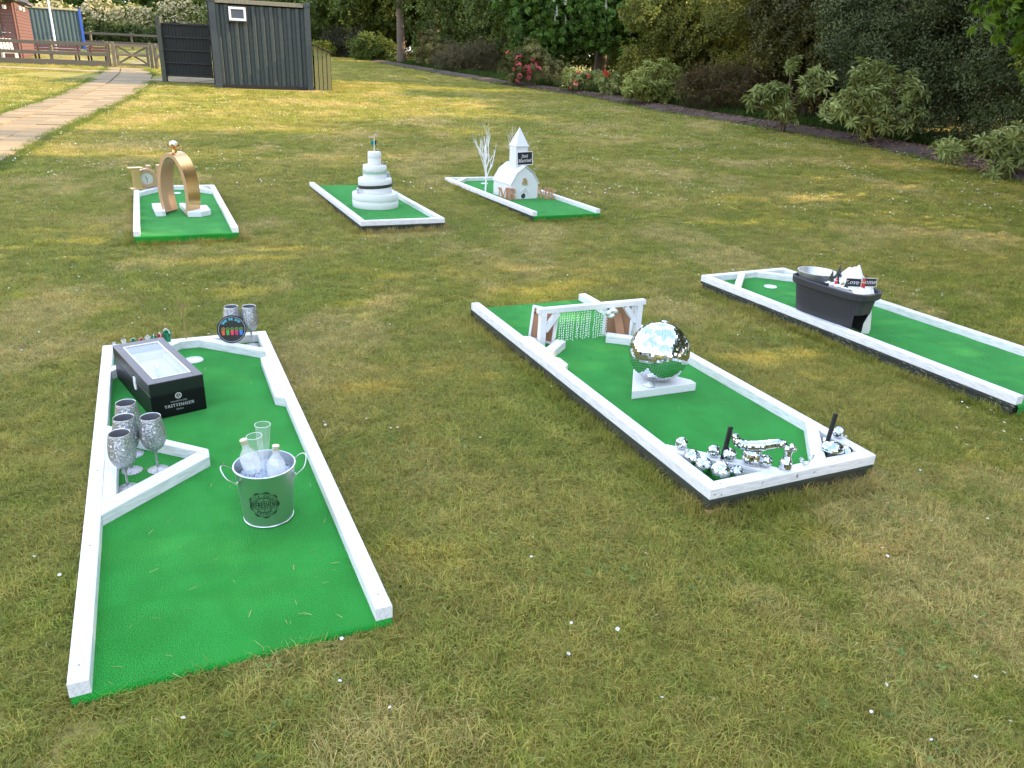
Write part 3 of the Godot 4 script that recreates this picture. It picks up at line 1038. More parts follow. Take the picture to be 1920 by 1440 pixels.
func fence(called: String, label: String, a: Vector2, b: Vector2, gap: float, rails: Array, tall: float, m: Material, low: bool) -> void:
	var t := thing(called, label, "fence", Transform3D(Basis(), Vector3(a.x, 0, -a.y)), "rail fences")
	var d := b - a
	var n := int(ceil(d.length() / gap))
	var at := func(k: float, y: float) -> Vector3:
		var q := a + d * k / n
		return Vector3(q.x - a.x, gy(q.x, q.y) + y, -(q.y - a.y))
	for k in n + 1:
		var mb := MB.new()
		var p: Vector3 = at.call(float(k), 0.0)
		mb.box(p + Vector3(0, tall / 2 + 0.03, 0), Vector3(0.11, tall + 0.06, 0.11), 0.006)
		obj("post", mb, m, t)
	for k in n:
		for y in rails:
			var mb := MB.new()
			mb.bar(at.call(float(k), y - 0.07) + Vector3(0, 0, 0.07), at.call(float(k + 1), y - 0.07) + Vector3(0, 0, 0.07), 0.035, 0.13, 0.004)
			obj("rail", mb, m, t)
		if low:
			var mb := MB.new()
			mb.bar(at.call(float(k), 0.11) + Vector3(0, 0, 0.08), at.call(float(k + 1), 0.11) + Vector3(0, 0, 0.08), 0.04, 0.21, 0.004)
			obj("gravel_board", mb, m, t)

# ---------------------------------------------------------------- trees and shrubs
func leaf_into(mb: MB, base: Vector3, dir: Vector3, up: Vector3, ln: float, wd: float, fold := 0.25, droop := 0.2) -> void:
	var d := dir.normalized()
	var s := d.cross(up).normalized()
	if s.length() < 0.5: s = d.cross(Vector3.RIGHT).normalized()
	var n := s.cross(d)
	var m := base + d * ln * 0.5 - n * 0.0
	var e := base + d * ln - n * ln * droop
	var l := m + s * wd / 2 + n * wd * fold
	var r := m - s * wd / 2 + n * wd * fold
	mb.tri(base, r, e); mb.tri(base, e, l)

func sprig(kind: String, sd: int) -> ArrayMesh:
	var r := RandomNumberGenerator.new()
	r.seed = sd
	var mb := MB.new()
	if kind == "chestnut":      # hands of seven drooping leaflets
		for k in 3:
			var a := TAU * k / 3 + r.randf()
			var c := Vector3(cos(a), r.randf_range(-0.2, 0.35), sin(a)) * 0.16
			mb.col = Color.WHITE * r.randf_range(0.8, 1.2)
			mb.col.a = 1
			for j in 7:
				var b := a - 1.9 + j * 0.63
				var ln: float = 0.2 - 0.03 * absf(j - 3.0)
				leaf_into(mb, c, Vector3(cos(b), -0.45, sin(b)), Vector3.UP, ln, ln * 0.42, 0.15, 0.35)
	elif kind == "rhododendron":   # whorl of long hanging leaves
		for k in 11:
			var a := TAU * k / 11 * 1.0 + r.randf() * 0.4
			mb.col = Color.WHITE * r.randf_range(0.75, 1.25)
			mb.col.a = 1
			leaf_into(mb, Vector3(0, 0.012 * (k % 3), 0), Vector3(cos(a), r.randf_range(-0.35, 0.35), sin(a)), Vector3.UP, r.randf_range(0.11, 0.16), 0.042, 0.12, 0.3)
		mb.col = Color(0.9, 0.75, 0.5)
		mb.tube([Vector3.ZERO, Vector3(0, -0.18, 0)], [0.006, 0.008], 4, false)
	elif kind == "holly":          # small stiff leaves
		for k in 22:
			var p := Vector3(r.randf_range(-1, 1), r.randf_range(-0.6, 0.6), r.randf_range(-1, 1)) * 0.15
			mb.col = Color.WHITE * r.randf_range(0.6, 1.5)
			mb.col.a = 1
			leaf_into(mb, p, Vector3(r.randf_range(-1, 1), r.randf_range(-0.7, 0.7), r.randf_range(-1, 1)), Vector3.UP, r.randf_range(0.045, 0.07), 0.032, 0.2, 0.1)
	elif kind == "flower":         # truss of open flowers
		for k in 9:
			var a := TAU * k / 9
			var c := Vector3(cos(a), r.randf_range(0.0, 0.9), sin(a)).normalized() * 0.05
			for j in 5:
				var q := c.normalized()
				var s := q.cross(Vector3(0.3, 1, 0.2)).normalized().rotated(q, TAU * j / 5)
				mb.col = Color.WHITE * r.randf_range(0.8, 1.2)
				mb.col.a = 1
				leaf_into(mb, c, s + q * 0.8, q, 0.045, 0.035, 0.1, 0.0)
	elif kind == "candle":         # upright flower spike
		for k in 46:
			var y := r.randf()
			var a := r.randf() * TAU
			leaf_into(mb, Vector3(0, y * 0.24, 0), Vector3(cos(a), 0.4, sin(a)), Vector3.UP, 0.055 * (1.1 - y), 0.03, 0.2, 0.0)
	elif kind == "twig":           # bare, twiggy growth with few leaves
		for k in 9:
			var d := Vector3(r.randf_range(-1, 1), r.randf_range(-0.1, 1), r.randf_range(-1, 1)).normalized()
			mb.col = Color(0.8, 0.72, 0.6)
			mb.tube([Vector3.ZERO, d * r.randf_range(0.15, 0.32)], [0.005, 0.003], 3, false)
			mb.col = Color.WHITE * r.randf_range(0.8, 1.3)
			mb.col.a = 1
			for j in 2:
				leaf_into(mb, d * r.randf_range(0.1, 0.3), Vector3(r.randf_range(-1, 1), r.randf_range(-1, 1), r.randf_range(-1, 1)), Vector3.UP, 0.05, 0.025)
	else:                          # small ordinary leaves along a twig
		for k in 16:
			var t := r.randf_range(-0.16, 0.16)
			var p := Vector3(t, r.randf_range(-0.06, 0.06), r.randf_range(-0.1, 0.1))
			mb.col = Color.WHITE * r.randf_range(0.72, 1.3)
			mb.col.a = 1
			leaf_into(mb, p, Vector3(r.randf_range(-1, 1), r.randf_range(-0.6, 0.5), r.randf_range(-1, 1)), Vector3.UP, r.randf_range(0.07, 0.11), 0.055, 0.18, 0.2)
	return mb.mesh()

var sprigs := {}

func crown(parent: Node3D, kind: String, blobs: Array, n: int, size: float, lo: Color, hi: Color, called := "crown", gap := 0.0, mt: Material = null) -> void:
	if not sprigs.has(kind):
		sprigs[kind] = sprig(kind, hash(kind) % 1000)
	var tr := []
	var cl := []
	var total := 0.0
	for b in blobs:
		total += b[3] * b[4] + b[3] * b[5]
	var off := rng.randf() * 100.0
	for b in blobs:
		var cnt := int(n * (b[3] * b[4] + b[3] * b[5]) / total)
		for k in cnt:
			var p := Vector3.ZERO
			var d := Vector3.ZERO
			for attempt in 4:
				d = Vector3(rng.randfn(), rng.randfn(), rng.randfn()).normalized()
				var q := d * pow(rng.randf(), 0.38) * (1.0 + 0.22 * nz.get_noise_3d(d.x * 3.0 + off, d.y * 3.0, d.z * 3.0) * 2.0)
				p = Vector3(b[0], b[1], b[2]) + q * Vector3(b[3], b[4], b[5])
				if p.y > 0.05 and nz2.get_noise_3d(p.x * 2.6 + off, p.y * 3.2, p.z * 2.6) > gap - 0.1: break
			if p.y < 0.03: continue
			var up := (d * 0.5 + Vector3(rng.randf_range(-1, 1), rng.randf_range(0.0, 1.5), rng.randf_range(-1, 1)) * 0.7).normalized()
			if kind == "candle": up = Vector3(rng.randf_range(-0.2, 0.2), 1, rng.randf_range(-0.2, 0.2)).normalized()
			var rt := up.cross(Vector3(rng.randf_range(-1, 1), 0.1, rng.randf_range(-1, 1))).normalized()
			var bs := Basis(rt, up, rt.cross(up)).scaled(Vector3.ONE * size * rng.randf_range(0.75, 1.3))
			tr.append(Transform3D(bs, p))
			var tone := clampf(rng.randf() * 0.6 + 0.3 + 0.9 * nz.get_noise_3d(p.x * 1.1 + off, p.y * 1.1, p.z * 1.1), 0, 1)
			cl.append(lo.lerp(hi, tone))
	if tr.is_empty(): return
	copies(called, sprigs[kind], tr, cl, mt if mt else (M.gloss_leaf if kind in ["holly", "rhododendron"] else M.leaf), "", "", parent)

func trunk(parent: Node3D, pts: Array, r0: float, r1: float, called := "trunk") -> void:
	var c := curve(pts, 5)
	var rad := []
	for k in c.size():
		var t := float(k) / (c.size() - 1)
		rad.append(lerpf(r0, r1, t) * (1.0 + (0.35 * exp(-t * 14.0) if called == "trunk" else 0.0)))
	var mb := MB.new()
	mb.tube(c, rad, 10)
	obj(called, mb, M.bark, parent)

func tree(called: String, label: String, x: float, f: float, h: float, kind: String, blobs: Array, n: int, size: float, lo: Color, hi: Color, r := 0.2, lean := Vector3.ZERO, group := "trees beside the lawn", gap := 0.0) -> Node3D:
	var t := thing(called, label, "tree", on_ground(x, f), group)
	trunk(t, [Vector3(0, -0.1, 0), Vector3(lean.x * 0.2, h * 0.25, lean.z * 0.2), Vector3(lean.x * 0.6, h * 0.5, lean.z * 0.6), Vector3(lean.x, h * 0.85, lean.z)], r, r * 0.25)
	var k := 0
	for b in blobs:
		if k < 5:
			var y0 := h * (0.22 + 0.1 * k)
			trunk(t, [Vector3(lean.x * y0 / h, y0, lean.z * y0 / h), Vector3(b[0] * 0.5, lerpf(y0, b[1], 0.6), b[2] * 0.5), Vector3(b[0], b[1], b[2])], r * 0.35, r * 0.08, "limb")
		k += 1
	crown(t, kind, blobs, n, size, lo, hi, "crown", gap)
	return t

func ring_of(cx: float, y: float, cz: float, rad: float, blob: float, n: int) -> Array:
	var o := []
	for k in n:
		var a := TAU * k / n + rng.randf() * 0.8
		o.append([cx + cos(a) * rad * rng.randf_range(0.5, 1.0), y + rng.randf_range(-0.6, 0.6) * blob, cz + sin(a) * rad * rng.randf_range(0.5, 1.0), blob * rng.randf_range(0.75, 1.2), blob * rng.randf_range(0.6, 1.0), blob * rng.randf_range(0.75, 1.2)])
	return o

func shrub(called: String, label: String, x: float, f: float, kind: String, blobs: Array, n: int, size: float, lo: Color, hi: Color, stems := 6, group := "shrubs in the mulch bed", gap := 0.0) -> Node3D:
	var t := thing(called, label, "shrub", on_ground(x, f), group)
	for k in stems:
		var b: Array = blobs[k % blobs.size()]
		var e := Vector3(b[0] + rng.randf_range(-0.4, 0.4) * b[3], b[1] + 0.3 * b[4], b[2] + rng.randf_range(-0.4, 0.4) * b[5])
		var mb := MB.new()
		mb.tube(curve([Vector3(rng.randf_range(-0.06, 0.06), -0.03, rng.randf_range(-0.06, 0.06)), Vector3(e.x * 0.35, e.y * 0.5, e.z * 0.35), e], 4), [0.024, 0.022, 0.02, 0.018, 0.016, 0.014, 0.012, 0.01, 0.007], 6)
		obj("stem", mb, M.stem, t)
	crown(t, kind, blobs, n, size, lo, hi, "foliage", gap)
	return t

func woods() -> void:
	var dark := [Color(0.045, 0.062, 0.020), Color(0.115, 0.138, 0.052)]
	var olive := [Color(0.080, 0.092, 0.014), Color(0.24, 0.24, 0.034)]
	var mid := [Color(0.058, 0.088, 0.016), Color(0.145, 0.195, 0.034)]
	var fresh := [Color(0.045, 0.10, 0.014), Color(0.12, 0.19, 0.028)]
	# --- horse chestnut in flower
	var hc := tree("horse_chestnut", "horse chestnut with upright white flower spikes and a leaning brown trunk", 3.1, 35.5, 8.0, "chestnut",
		[[-2.2, 2.5, 1.2, 1.7, 1.3, 1.6], [0.2, 2.6, 1.7, 1.9, 1.2, 1.5], [-3.0, 3.8, 0.4, 1.8, 1.5, 1.8], [1.8, 3.2, 0.9, 1.5, 1.4, 1.5], [-0.5, 4.6, 0.5, 2.6, 1.8, 2.4], [0.3, 6.3, -0.6, 2.3, 1.6, 2.3], [2.2, 5.0, -0.5, 1.6, 1.6, 1.8], [-2.6, 1.6, 0.9, 0.9, 0.7, 1.0]], 3600, 1.25, Color(0.045, 0.095, 0.013), Color(0.11, 0.21, 0.03), 0.3, Vector3(0.4, 0, -0.4))
	crown(hc, "candle", [[-2.2, 2.6, 1.8, 1.5, 1.1, 1.2], [0.2, 2.9, 2.2, 1.8, 1.0, 1.2], [-3.2, 3.8, 1.0, 1.7, 1.4, 1.5]], 75, 1.6, Color(0.62, 0.60, 0.50), Color(0.78, 0.76, 0.68), "flower_spikes", -1.0, M.petal)
	# --- olive thicket in the middle of the wood edge
	tree("thicket_tree", "olive green small leaved tree behind the pale green rhododendron", 5.3, 27.6, 4.8, "leaf", ring_of(0, 1.5, 0.3, 1.5, 1.1, 6) + ring_of(0, 3.3, 0, 1.4, 1.2, 6), 3200, 1.05, olive[0], olive[1], 0.12)
	tree("thicket_tree", "yellowish olive tree with bright upper leaves between chestnut and dark holly", 7.4, 25.0, 4.4, "leaf", ring_of(0, 1.4, 0.2, 1.4, 1.0, 6) + ring_of(0, 3.0, 0, 1.4, 1.1, 6), 3200, 1.0, olive[0] * 1.1, Color(0.21, 0.205, 0.03), 0.12)
	tree("thicket_tree", "brownish olive tree with bare lower twigs behind the first tall rhododendron", 7.6, 22.3, 4.3, "leaf", ring_of(0, 1.9, 0.2, 1.2, 0.9, 5) + ring_of(0, 3.2, 0, 1.2, 1.0, 5), 2600, 0.95, Color(0.045, 0.048, 0.012), Color(0.125, 0.115, 0.026), 0.11)
	shrub("bare_thicket", "reddish brown dead twigs under the olive trees", 7.0, 22.6, "twig", [[0, 0.8, 0, 1.5, 0.8, 0.8], [-1.6, 0.7, -0.8, 1.1, 0.7, 0.7]], 380, 1.1, Color(0.05, 0.036, 0.014), Color(0.12, 0.085, 0.03), 5, "undergrowth at the wood edge")
	# --- dark evergreens
	tree("holly_tree", "tall dark grey green holly behind the second rhododendron", 9.0, 19.2, 6.6, "holly", ring_of(0, 1.5, 0.3, 1.4, 1.25, 7) + ring_of(0, 3.4, 0, 1.5, 1.5, 7) + ring_of(0, 5.2, 0, 1.1, 1.1, 4), 5600, 1.1, dark[0], dark[1], 0.2)
	tree("holly_tree", "dark holly at the frame edge behind the low rhododendron", 10.1, 15.8, 9.5, "holly", ring_of(0, 1.4, 0, 1.3, 1.3, 7) + ring_of(0, 3.3, 0, 1.5, 1.5, 7) + ring_of(0, 5.7, 0, 1.6, 1.6, 6) + [[0, 8.0, 0, 1.3, 1.4, 1.3]], 6200, 1.1, dark[0], dark[1], 0.2)
	tree("holly_tree", "deep green holly between the two tall rhododendrons and the olive trees", 9.8, 22.6, 4.4, "holly", ring_of(0, 1.3, 0, 1.5, 1.1, 7) + ring_of(0, 3.0, 0, 1.5, 1.1, 6), 4200, 1.15, dark[0], dark[1], 0.18)
	# --- branches of maple and hazel that reach into the corner
	tree("maple_tree", "bright green maple boughs hanging into the top corner", 8.6, 11.6, 10.5, "chestnut", [[-1.4, 2.45, -0.5, 0.75, 0.6, 0.8], [-1.0, 3.3, -0.3, 1.2, 0.9, 1.2], [0.2, 4.4, 0, 2.2, 1.4, 2.0], [1.0, 6.2, 0.2, 2.6, 1.8, 2.4], [1.4, 8.4, 0, 2.2, 1.6, 2.2], [-0.8, 7.0, -0.2, 1.8, 1.3, 1.8], [1.8, 2.2, 0.6, 1.4, 1.6, 1.5]], 3000, 0.95, Color(0.07, 0.14, 0.012), Color(0.17, 0.27, 0.02), 0.22)
	tree("hazel_tree", "yellow green hazel spray low at the frame edge", 9.5, 13.4, 6.0, "leaf", [[-1.2, 1.65, 0.1, 0.55, 0.25, 0.5], [0.3, 3.4, 0, 1.6, 1.2, 1.5], [0.6, 5.0, 0, 1.5, 1.3, 1.5], [1.4, 2.0, 0.3, 1.2, 1.4, 1.2]], 1500, 0.9, Color(0.09, 0.14, 0.010), Color(0.22, 0.25, 0.02), 0.1)
	# --- trees of the same belt beside and behind the camera, whose shade lies on the lawn
	var k := 0
	for q in [[10.6, 8.6, 10.0], [11.4, 5.2, 11.5], [10.9, 1.6, 10.5], [11.8, -2.2, 11.0], [12.0, -6.4, 10.0]]:
		tree("belt_tree", ["broad tree of the belt just past the maple", "tall tree of the belt level with the mirror ball lane", "dense tree of the belt level with the viewer", "tree of the belt just behind the viewer", "last tree of the belt behind the viewer"][k], q[0], q[1], q[2], "leaf", ring_of(0, q[2] * 0.17, 0, 1.6, 1.5, 5) + ring_of(0, q[2] * 0.42, 0, 2.0, 1.8, 6) + ring_of(0, q[2] * 0.66, 0, 1.9, 1.8, 6) + [[0, q[2] * 0.88, 0, 1.6, 1.4, 1.6]], 2100, 1.5, mid[0], mid[1], 0.25)
		k += 1
	# --- dark wood behind the border
	k = 0
	for q in [[1.0, 42.0, 8.0, 2.1], [5.6, 41.0, 8.0, 2.2], [-3.4, 50.0, 9.0, 2.4], [8.6, 34.0, 7.0, 2.0], [9.0, 29.4, 4.4, 1.6], [-0.6, 47.0, 9.0, 2.3], [12.6, 25.0, 4.4, 1.7], [12.8, 19.6, 6.0, 1.8], [4.0, 48.5, 9.0, 2.4]]:
		tree("wood_tree", ["dark tree behind the red rhododendron and chestnut", "dark tree straight behind the chestnut trunk", "dark tree left of the chestnut behind the brown bushes", "deep green tree between chestnut and olive trees", "deep green tree close behind the first olive tree", "dark tree deep in the wood left of the chestnut", "deep green tree deep behind the hollies", "tall green tree behind the tallest holly", "dark tree deep in the wood behind the chestnut"][k], q[0], q[1], q[2], "leaf", ring_of(0, 1.4, 0, q[3], q[3] * 0.75, 7) + ring_of(0, q[2] * 0.45, 0, q[3], q[3] * 0.85, 6) + ring_of(0, q[2] * 0.75, 0, q[3] * 0.7, q[3] * 0.8, 4), 2400, 1.75, mid[0], mid[1], 0.22, Vector3.ZERO, "trees deeper in the wood")
		k += 1
	# --- the two tall stems at the far end and the trees left of them
	var t1 := tree("tall_tree", "tall straight trunked tree at the far end of the lawn", -7.65, 50.5, 13.0, "leaf", [[-0.3, 4.6, 0.3, 1.4, 1.0, 1.2], [1.2, 5.6, 0, 1.8, 1.2, 1.6], [-1.6, 6.2, 0, 2.0, 1.5, 1.8], [0, 8.5, 0, 3.0, 2.2, 3.0], [0.1, 3.4, 0.2, 0.5, 0.5, 0.4]], 1900, 1.5, mid[0], mid[1], 0.27, Vector3(-0.5, 0, 0))
	tree("tall_tree", "leaning trunked tree with a sunlit scar beside the tall straight one", -6.2, 57.0, 13.0, "leaf", [[-0.9, 4.4, 0.3, 1.3, 0.9, 1.2], [0.8, 5.2, 0, 1.8, 1.2, 1.6], [0, 8.5, 0, 3.0, 2.2, 3.0]], 1500, 1.6, mid[0], mid[1], 0.5, Vector3(-1.6, 0, 0))
	k = 0
	for q in [[-13.4, 60.5, 8.0, 2.3], [-16.6, 62.5, 9.0, 2.5], [-10.8, 62.0, 8.5, 2.2], [-19.6, 66.0, 10.0, 2.8], [-23.5, 69.0, 10.0, 2.8], [-8.6, 66.0, 10.0, 2.6], [-4.0, 62.0, 10.0, 2.6], [-20.5, 78.0, 10.0, 3.2], [-14.0, 77.0, 10.0, 3.2], [-8.0, 78.0, 10.0, 3.2], [-2.5, 72.0, 10.0, 3.2]]:
		tree("far_tree", ["far green tree right of the container", "far tree just behind the container edge", "far tree left of the tall straight trunk", "far tree rising behind the container roof", "far tree behind the dark fence panel", "far tree behind the two tall trunks", "far tree right of the leaning trunk", "back row far tree behind the container corner", "back row far tree right of the container", "back row far tree between the tall trunks", "back row far tree right of the leaning trunk"][k], q[0], q[1], q[2], "leaf", ring_of(0, 3.0 if k < 7 else 1.6, 0, q[3], q[3] * 0.55, 6) + ring_of(0, q[2] * 0.5, 0, q[3], q[3] * 0.8, 7) + ring_of(0, q[2] * 0.78, 0, q[3] * 0.7, q[3] * 0.8, 4), 2600, 1.75, mid[0], mid[1], 0.2, Vector3.ZERO, "trees at the far end")
		k += 1
	shrub("low_bush", "small yellow green bush right of the container at the far end", -14.2, 57.5, "leaf", [[0, 0.5, 0, 1.0, 0.5, 0.6]], 260, 1.3, Color(0.11, 0.14, 0.015), Color(0.22, 0.24, 0.03), 3, "bushes at the far end")
	shrub("low_bush", "dark rounded bush under the far trees left of the straight trunk", -10.3, 54.0, "leaf", [[0, 0.8, 0, 1.3, 0.9, 0.9], [1.2, 0.6, 0.1, 0.9, 0.7, 0.8]], 600, 1.4, mid[0], mid[1], 3, "bushes at the far end")
	shrub("low_bush", "dull grey green bush beneath the far trees beside the yellow one", -12.6, 58.5, "twig", [[0, 0.9, 0, 1.6, 1.0, 0.9]], 420, 1.9, Color(0.05, 0.055, 0.03), Color(0.11, 0.12, 0.07), 3, "bushes at the far end")
	shrub("low_bush", "pale yellowish bush right of the tall straight trunk", -5.3, 46.5, "rhododendron", [[0, 0.8, 0, 1.0, 0.8, 0.8], [0.9, 0.6, 0.2, 0.9, 0.6, 0.7], [-0.3, 1.5, 0, 0.6, 0.5, 0.5]], 420, 1.3, Color(0.10, 0.095, 0.03), Color(0.28, 0.25, 0.09), 5, "bushes at the far end")
	shrub("low_bush", "brown twiggy bush between the yellowish bush and the red rhododendron", -2.5, 42.5, "twig", [[0, 0.7, 0, 1.2, 0.8, 0.9], [-1.2, 0.7, 0.2, 0.9, 0.7, 0.7], [1.0, 0.9, -0.4, 0.8, 0.8, 0.7]], 760, 1.25, Color(0.085, 0.08, 0.04), Color(0.22, 0.19, 0.10), 6, "bushes at the far end")
	k = 0
	for q in [[-21.5, 68.5], [-18.2, 67.0], [-15.2, 67.5], [-12.0, 66.5], [-9.0, 69.5], [-6.4, 65.5], [-3.6, 66.5], [-0.8, 60.0]]:
		shrub("wood_bush", ["dark thicket bush behind the container side", "dark thicket bush at the far lawn end, second from the container", "dark thicket bush at the far lawn end, third from the container", "dark thicket bush at the far lawn end, fourth from the container", "dark thicket bush just left of the straight tall trunk", "dark thicket bush between the two tall trunks", "dark thicket bush right of the leaning trunk", "dark thicket bush behind the brown twiggy bush"][k], q[0], q[1], "leaf", [[-0.9, 1.2, 0, 1.4, 1.3, 1.0], [0.9, 1.3, 0, 1.4, 1.4, 1.0], [0, 2.3, -0.2, 1.3, 1.0, 1.0]], 1100, 1.7, mid[0], mid[1], 3, "thicket at the far end")
		k += 1
	# --- rhododendrons in the bed
	var rl := [Color(0.13, 0.165, 0.042), Color(0.34, 0.38, 0.13)]
	var rr := shrub("rhododendron", "rhododendron with crimson and pink flowers at the start of the bed", 0.0, 32.0, "rhododendron", [[-0.4, 0.7, 0, 0.7, 0.6, 0.6], [0.4, 0.75, 0, 0.75, 0.65, 0.6], [0.1, 1.25, -0.1, 0.6, 0.45, 0.5], [1.3, 0.6, -0.2, 0.6, 0.5, 0.5]], 300, 1.15, Color(0.09, 0.105, 0.03), Color(0.26, 0.25, 0.09), 9)
	crown(rr, "flower", [[-0.3, 0.7, 0.4, 0.7, 0.5, 0.3], [0.3, 0.6, 0.45, 0.5, 0.5, 0.3], [-0.6, 1.1, 0.3, 0.4, 0.3, 0.3]], 30, 1.05, Color(0.36, 0.02, 0.03), Color(0.62, 0.16, 0.17), "blossoms", -1.0, M.petal)
	var r2 := shrub("rhododendron", "sparse rhododendron with a few coral flowers below the chestnut trunk", 1.95, 29.6, "rhododendron", [[-0.2, 0.5, 0, 0.6, 0.45, 0.5], [0.5, 0.45, 0.1, 0.5, 0.4, 0.4]], 120, 1.1, rl[0] * 1.2, rl[1], 7)
	crown(r2, "flower", [[-0.1, 0.5, 0.35, 0.6, 0.4, 0.2]], 7, 1.0, Color(0.62, 0.10, 0.06), Color(0.78, 0.30, 0.24), "blossoms", -1.0, M.petal)
	var r3 := shrub("rhododendron", "thin rhododendron with two orange red flowers right of the chestnut trunk", 2.9, 28.0, "rhododendron", [[0, 0.5, 0, 0.6, 0.4, 0.4], [0.5, 0.7, -0.2, 0.4, 0.35, 0.4]], 90, 1.1, rl[0], rl[1], 8)
	crown(r3, "flower", [[-0.25, 0.75, 0.3, 0.15, 0.2, 0.1]], 4, 0.95, Color(0.66, 0.06, 0.03), Color(0.7, 0.12, 0.08), "blossoms", -1.0, M.petal)
	shrub("rhododendron", "pale green bushy rhododendron in front of the olive tree", 3.75, 25.2, "rhododendron", [[0, 0.55, 0, 0.75, 0.5, 0.6], [0.3, 0.95, 0, 0.6, 0.4, 0.5], [-0.4, 0.5, 0.2, 0.5, 0.4, 0.5], [0.8, 0.5, -0.2, 0.5, 0.4, 0.5]], 260, 1.25, Color(0.13, 0.16, 0.03), Color(0.33, 0.36, 0.10), 8)
	shrub("rhododendron", "tall open rhododendron with layered drooping leaves, first of two", 5.95, 18.6, "rhododendron", [[-0.45, 0.75, 0.1, 0.5, 0.28, 0.45], [0.1, 0.95, 0, 0.6, 0.3, 0.5], [0.45, 1.2, -0.1, 0.45, 0.25, 0.4], [0.05, 1.45, -0.1, 0.22, 0.16, 0.22], [-0.2, 0.45, 0.2, 0.4, 0.2, 0.3]], 115, 1.3, rl[0], rl[1], 12)
	shrub("rhododendron", "largest open rhododendron with layered drooping leaves in front of the holly", 7.1, 16.9, "rhododendron", [[-0.6, 0.75, 0.1, 0.5, 0.28, 0.45], [-0.1, 0.95, 0.1, 0.6, 0.33, 0.5], [0.5, 0.85, 0, 0.6, 0.4, 0.5], [0.0, 1.4, -0.1, 0.45, 0.22, 0.4], [0.6, 1.2, -0.2, 0.5, 0.3, 0.4], [0.0, 0.35, 0.35, 0.45, 0.25, 0.3], [0.75, 0.5, 0.2, 0.4, 0.3, 0.3]], 180, 1.3, rl[0], rl[1], 14)
	shrub("rhododendron", "low spreading rhododendron at the near end of the bed", 7.85, 13.2, "rhododendron", [[-0.55, 0.42, 0, 0.5, 0.22, 0.4], [0.0, 0.55, 0, 0.55, 0.25, 0.45], [0.6, 0.6, -0.1, 0.5, 0.25, 0.4], [0.1, 0.3, 0.3, 0.4, 0.2, 0.25], [0.9, 0.45, 0.1, 0.5, 0.25, 0.4]], 100, 1.3, rl[0], rl[1], 11)
	shrub("rhododendron", "tiny rhododendron seedling on the lawn side of the bed", 7.5, 12.5, "rhododendron", [[0, 0.16, 0, 0.2, 0.12, 0.2]], 14, 1.0, rl[0], rl[1], 3)
	# --- weeds and ivy under the trees
	var tr := []
	var cl := []
	for j in 9000:
		var f := rng.randf_range(9.0, 56.0)
		var x := edge_x(f) + rng.randf_range(1.15, 3.4)
		if rng.randf() < 0.05: x = edge_x(f) + rng.randf_range(-0.1, 0.9)
		var s := rng.randf_range(2.0, 6.0)
		if x < edge_x(f) + 0.9: s *= 0.5
		tr.append(Transform3D(Basis(Vector3.UP, rng.randf() * TAU).scaled(Vector3(s, s * 1.1, s)), Vector3(x, gy(x, f), -f)))
		cl.append(Color(0.03, 0.06, 0.012).lerp(Color(0.10, 0.155, 0.03), rng.randf()))
	copies("undergrowth", tuft(9, 16, 0.05, 0.06, 0.7), tr, cl, M.grass, "rough green weeds between the mulch bed and the trees", "weeds")
	# --- blossom hedge, field edge and trees beyond the yard
	k = 0
	for q in [[-43.5, 77, 1.0], [-39.5, 78, 1.1], [-36.0, 77, 1.0], [-32.0, 77.5, 1.25], [-28.5, 78, 1.2], [-25.0, 79, 1.1]]:
		var hb := shrub("hawthorn_bush", ["white blossoming hawthorn behind the teal container", "white blossoming hawthorn second along the hedge from the teal container", "white blossoming hawthorn third along the hedge", "tall cream blossoming hawthorn left of the dark fence panel", "tall cream blossoming hawthorn behind the dark fence panel", "white blossoming hawthorn behind the container roof"][k], q[0], q[1], "leaf", [[-1.0, 1.5 * q[2], 0, 1.7, 1.2 * q[2], 1.2], [1.2, 1.4 * q[2], 0.2, 1.6, 1.2 * q[2], 1.2], [0, 2.2 * q[2], 0, 1.4, 0.9 * q[2], 1.0]], 1100, 1.7, Color(0.14, 0.17, 0.03), Color(0.32, 0.33, 0.09), 4, "blossoming hedge beyond the field")
		crown(hb, "flower", [[-1.0, 1.8 * q[2], 0.6, 1.7, 1.1 * q[2], 0.9], [1.2, 1.7 * q[2], 0.7, 1.6, 1.1 * q[2], 0.9], [0, 2.4 * q[2], 0.4, 1.5, 0.8 * q[2], 0.9]], 520, 1.35, Color(0.50, 0.44, 0.25), Color(0.74, 0.68, 0.46), "blossom", -1.0, M.petal)
		k += 1
	k = 0
	for q in [[-41.0, 71.5], [-37.0, 72.0], [-33.0, 72.0], [-29.5, 72.5], [-26.0, 73.0], [-22.5, 73.5]]:
		shrub("clipped_hedge", ["green hedge section beside the teal container", "green hedge section second from the teal container", "green hedge section above the gate", "green hedge section left of the dark panel post", "green hedge section behind the dark fence panel", "green hedge section behind the container"][k], q[0], q[1], "leaf", [[-1.2, 0.7, 0, 1.4, 0.75, 0.9], [1.2, 0.7, 0, 1.4, 0.75, 0.9]], 800, 1.7, Color(0.03, 0.055, 0.014), Color(0.09, 0.13, 0.03), 2, "clipped hedge beyond the field")
		k += 1
	k = 0
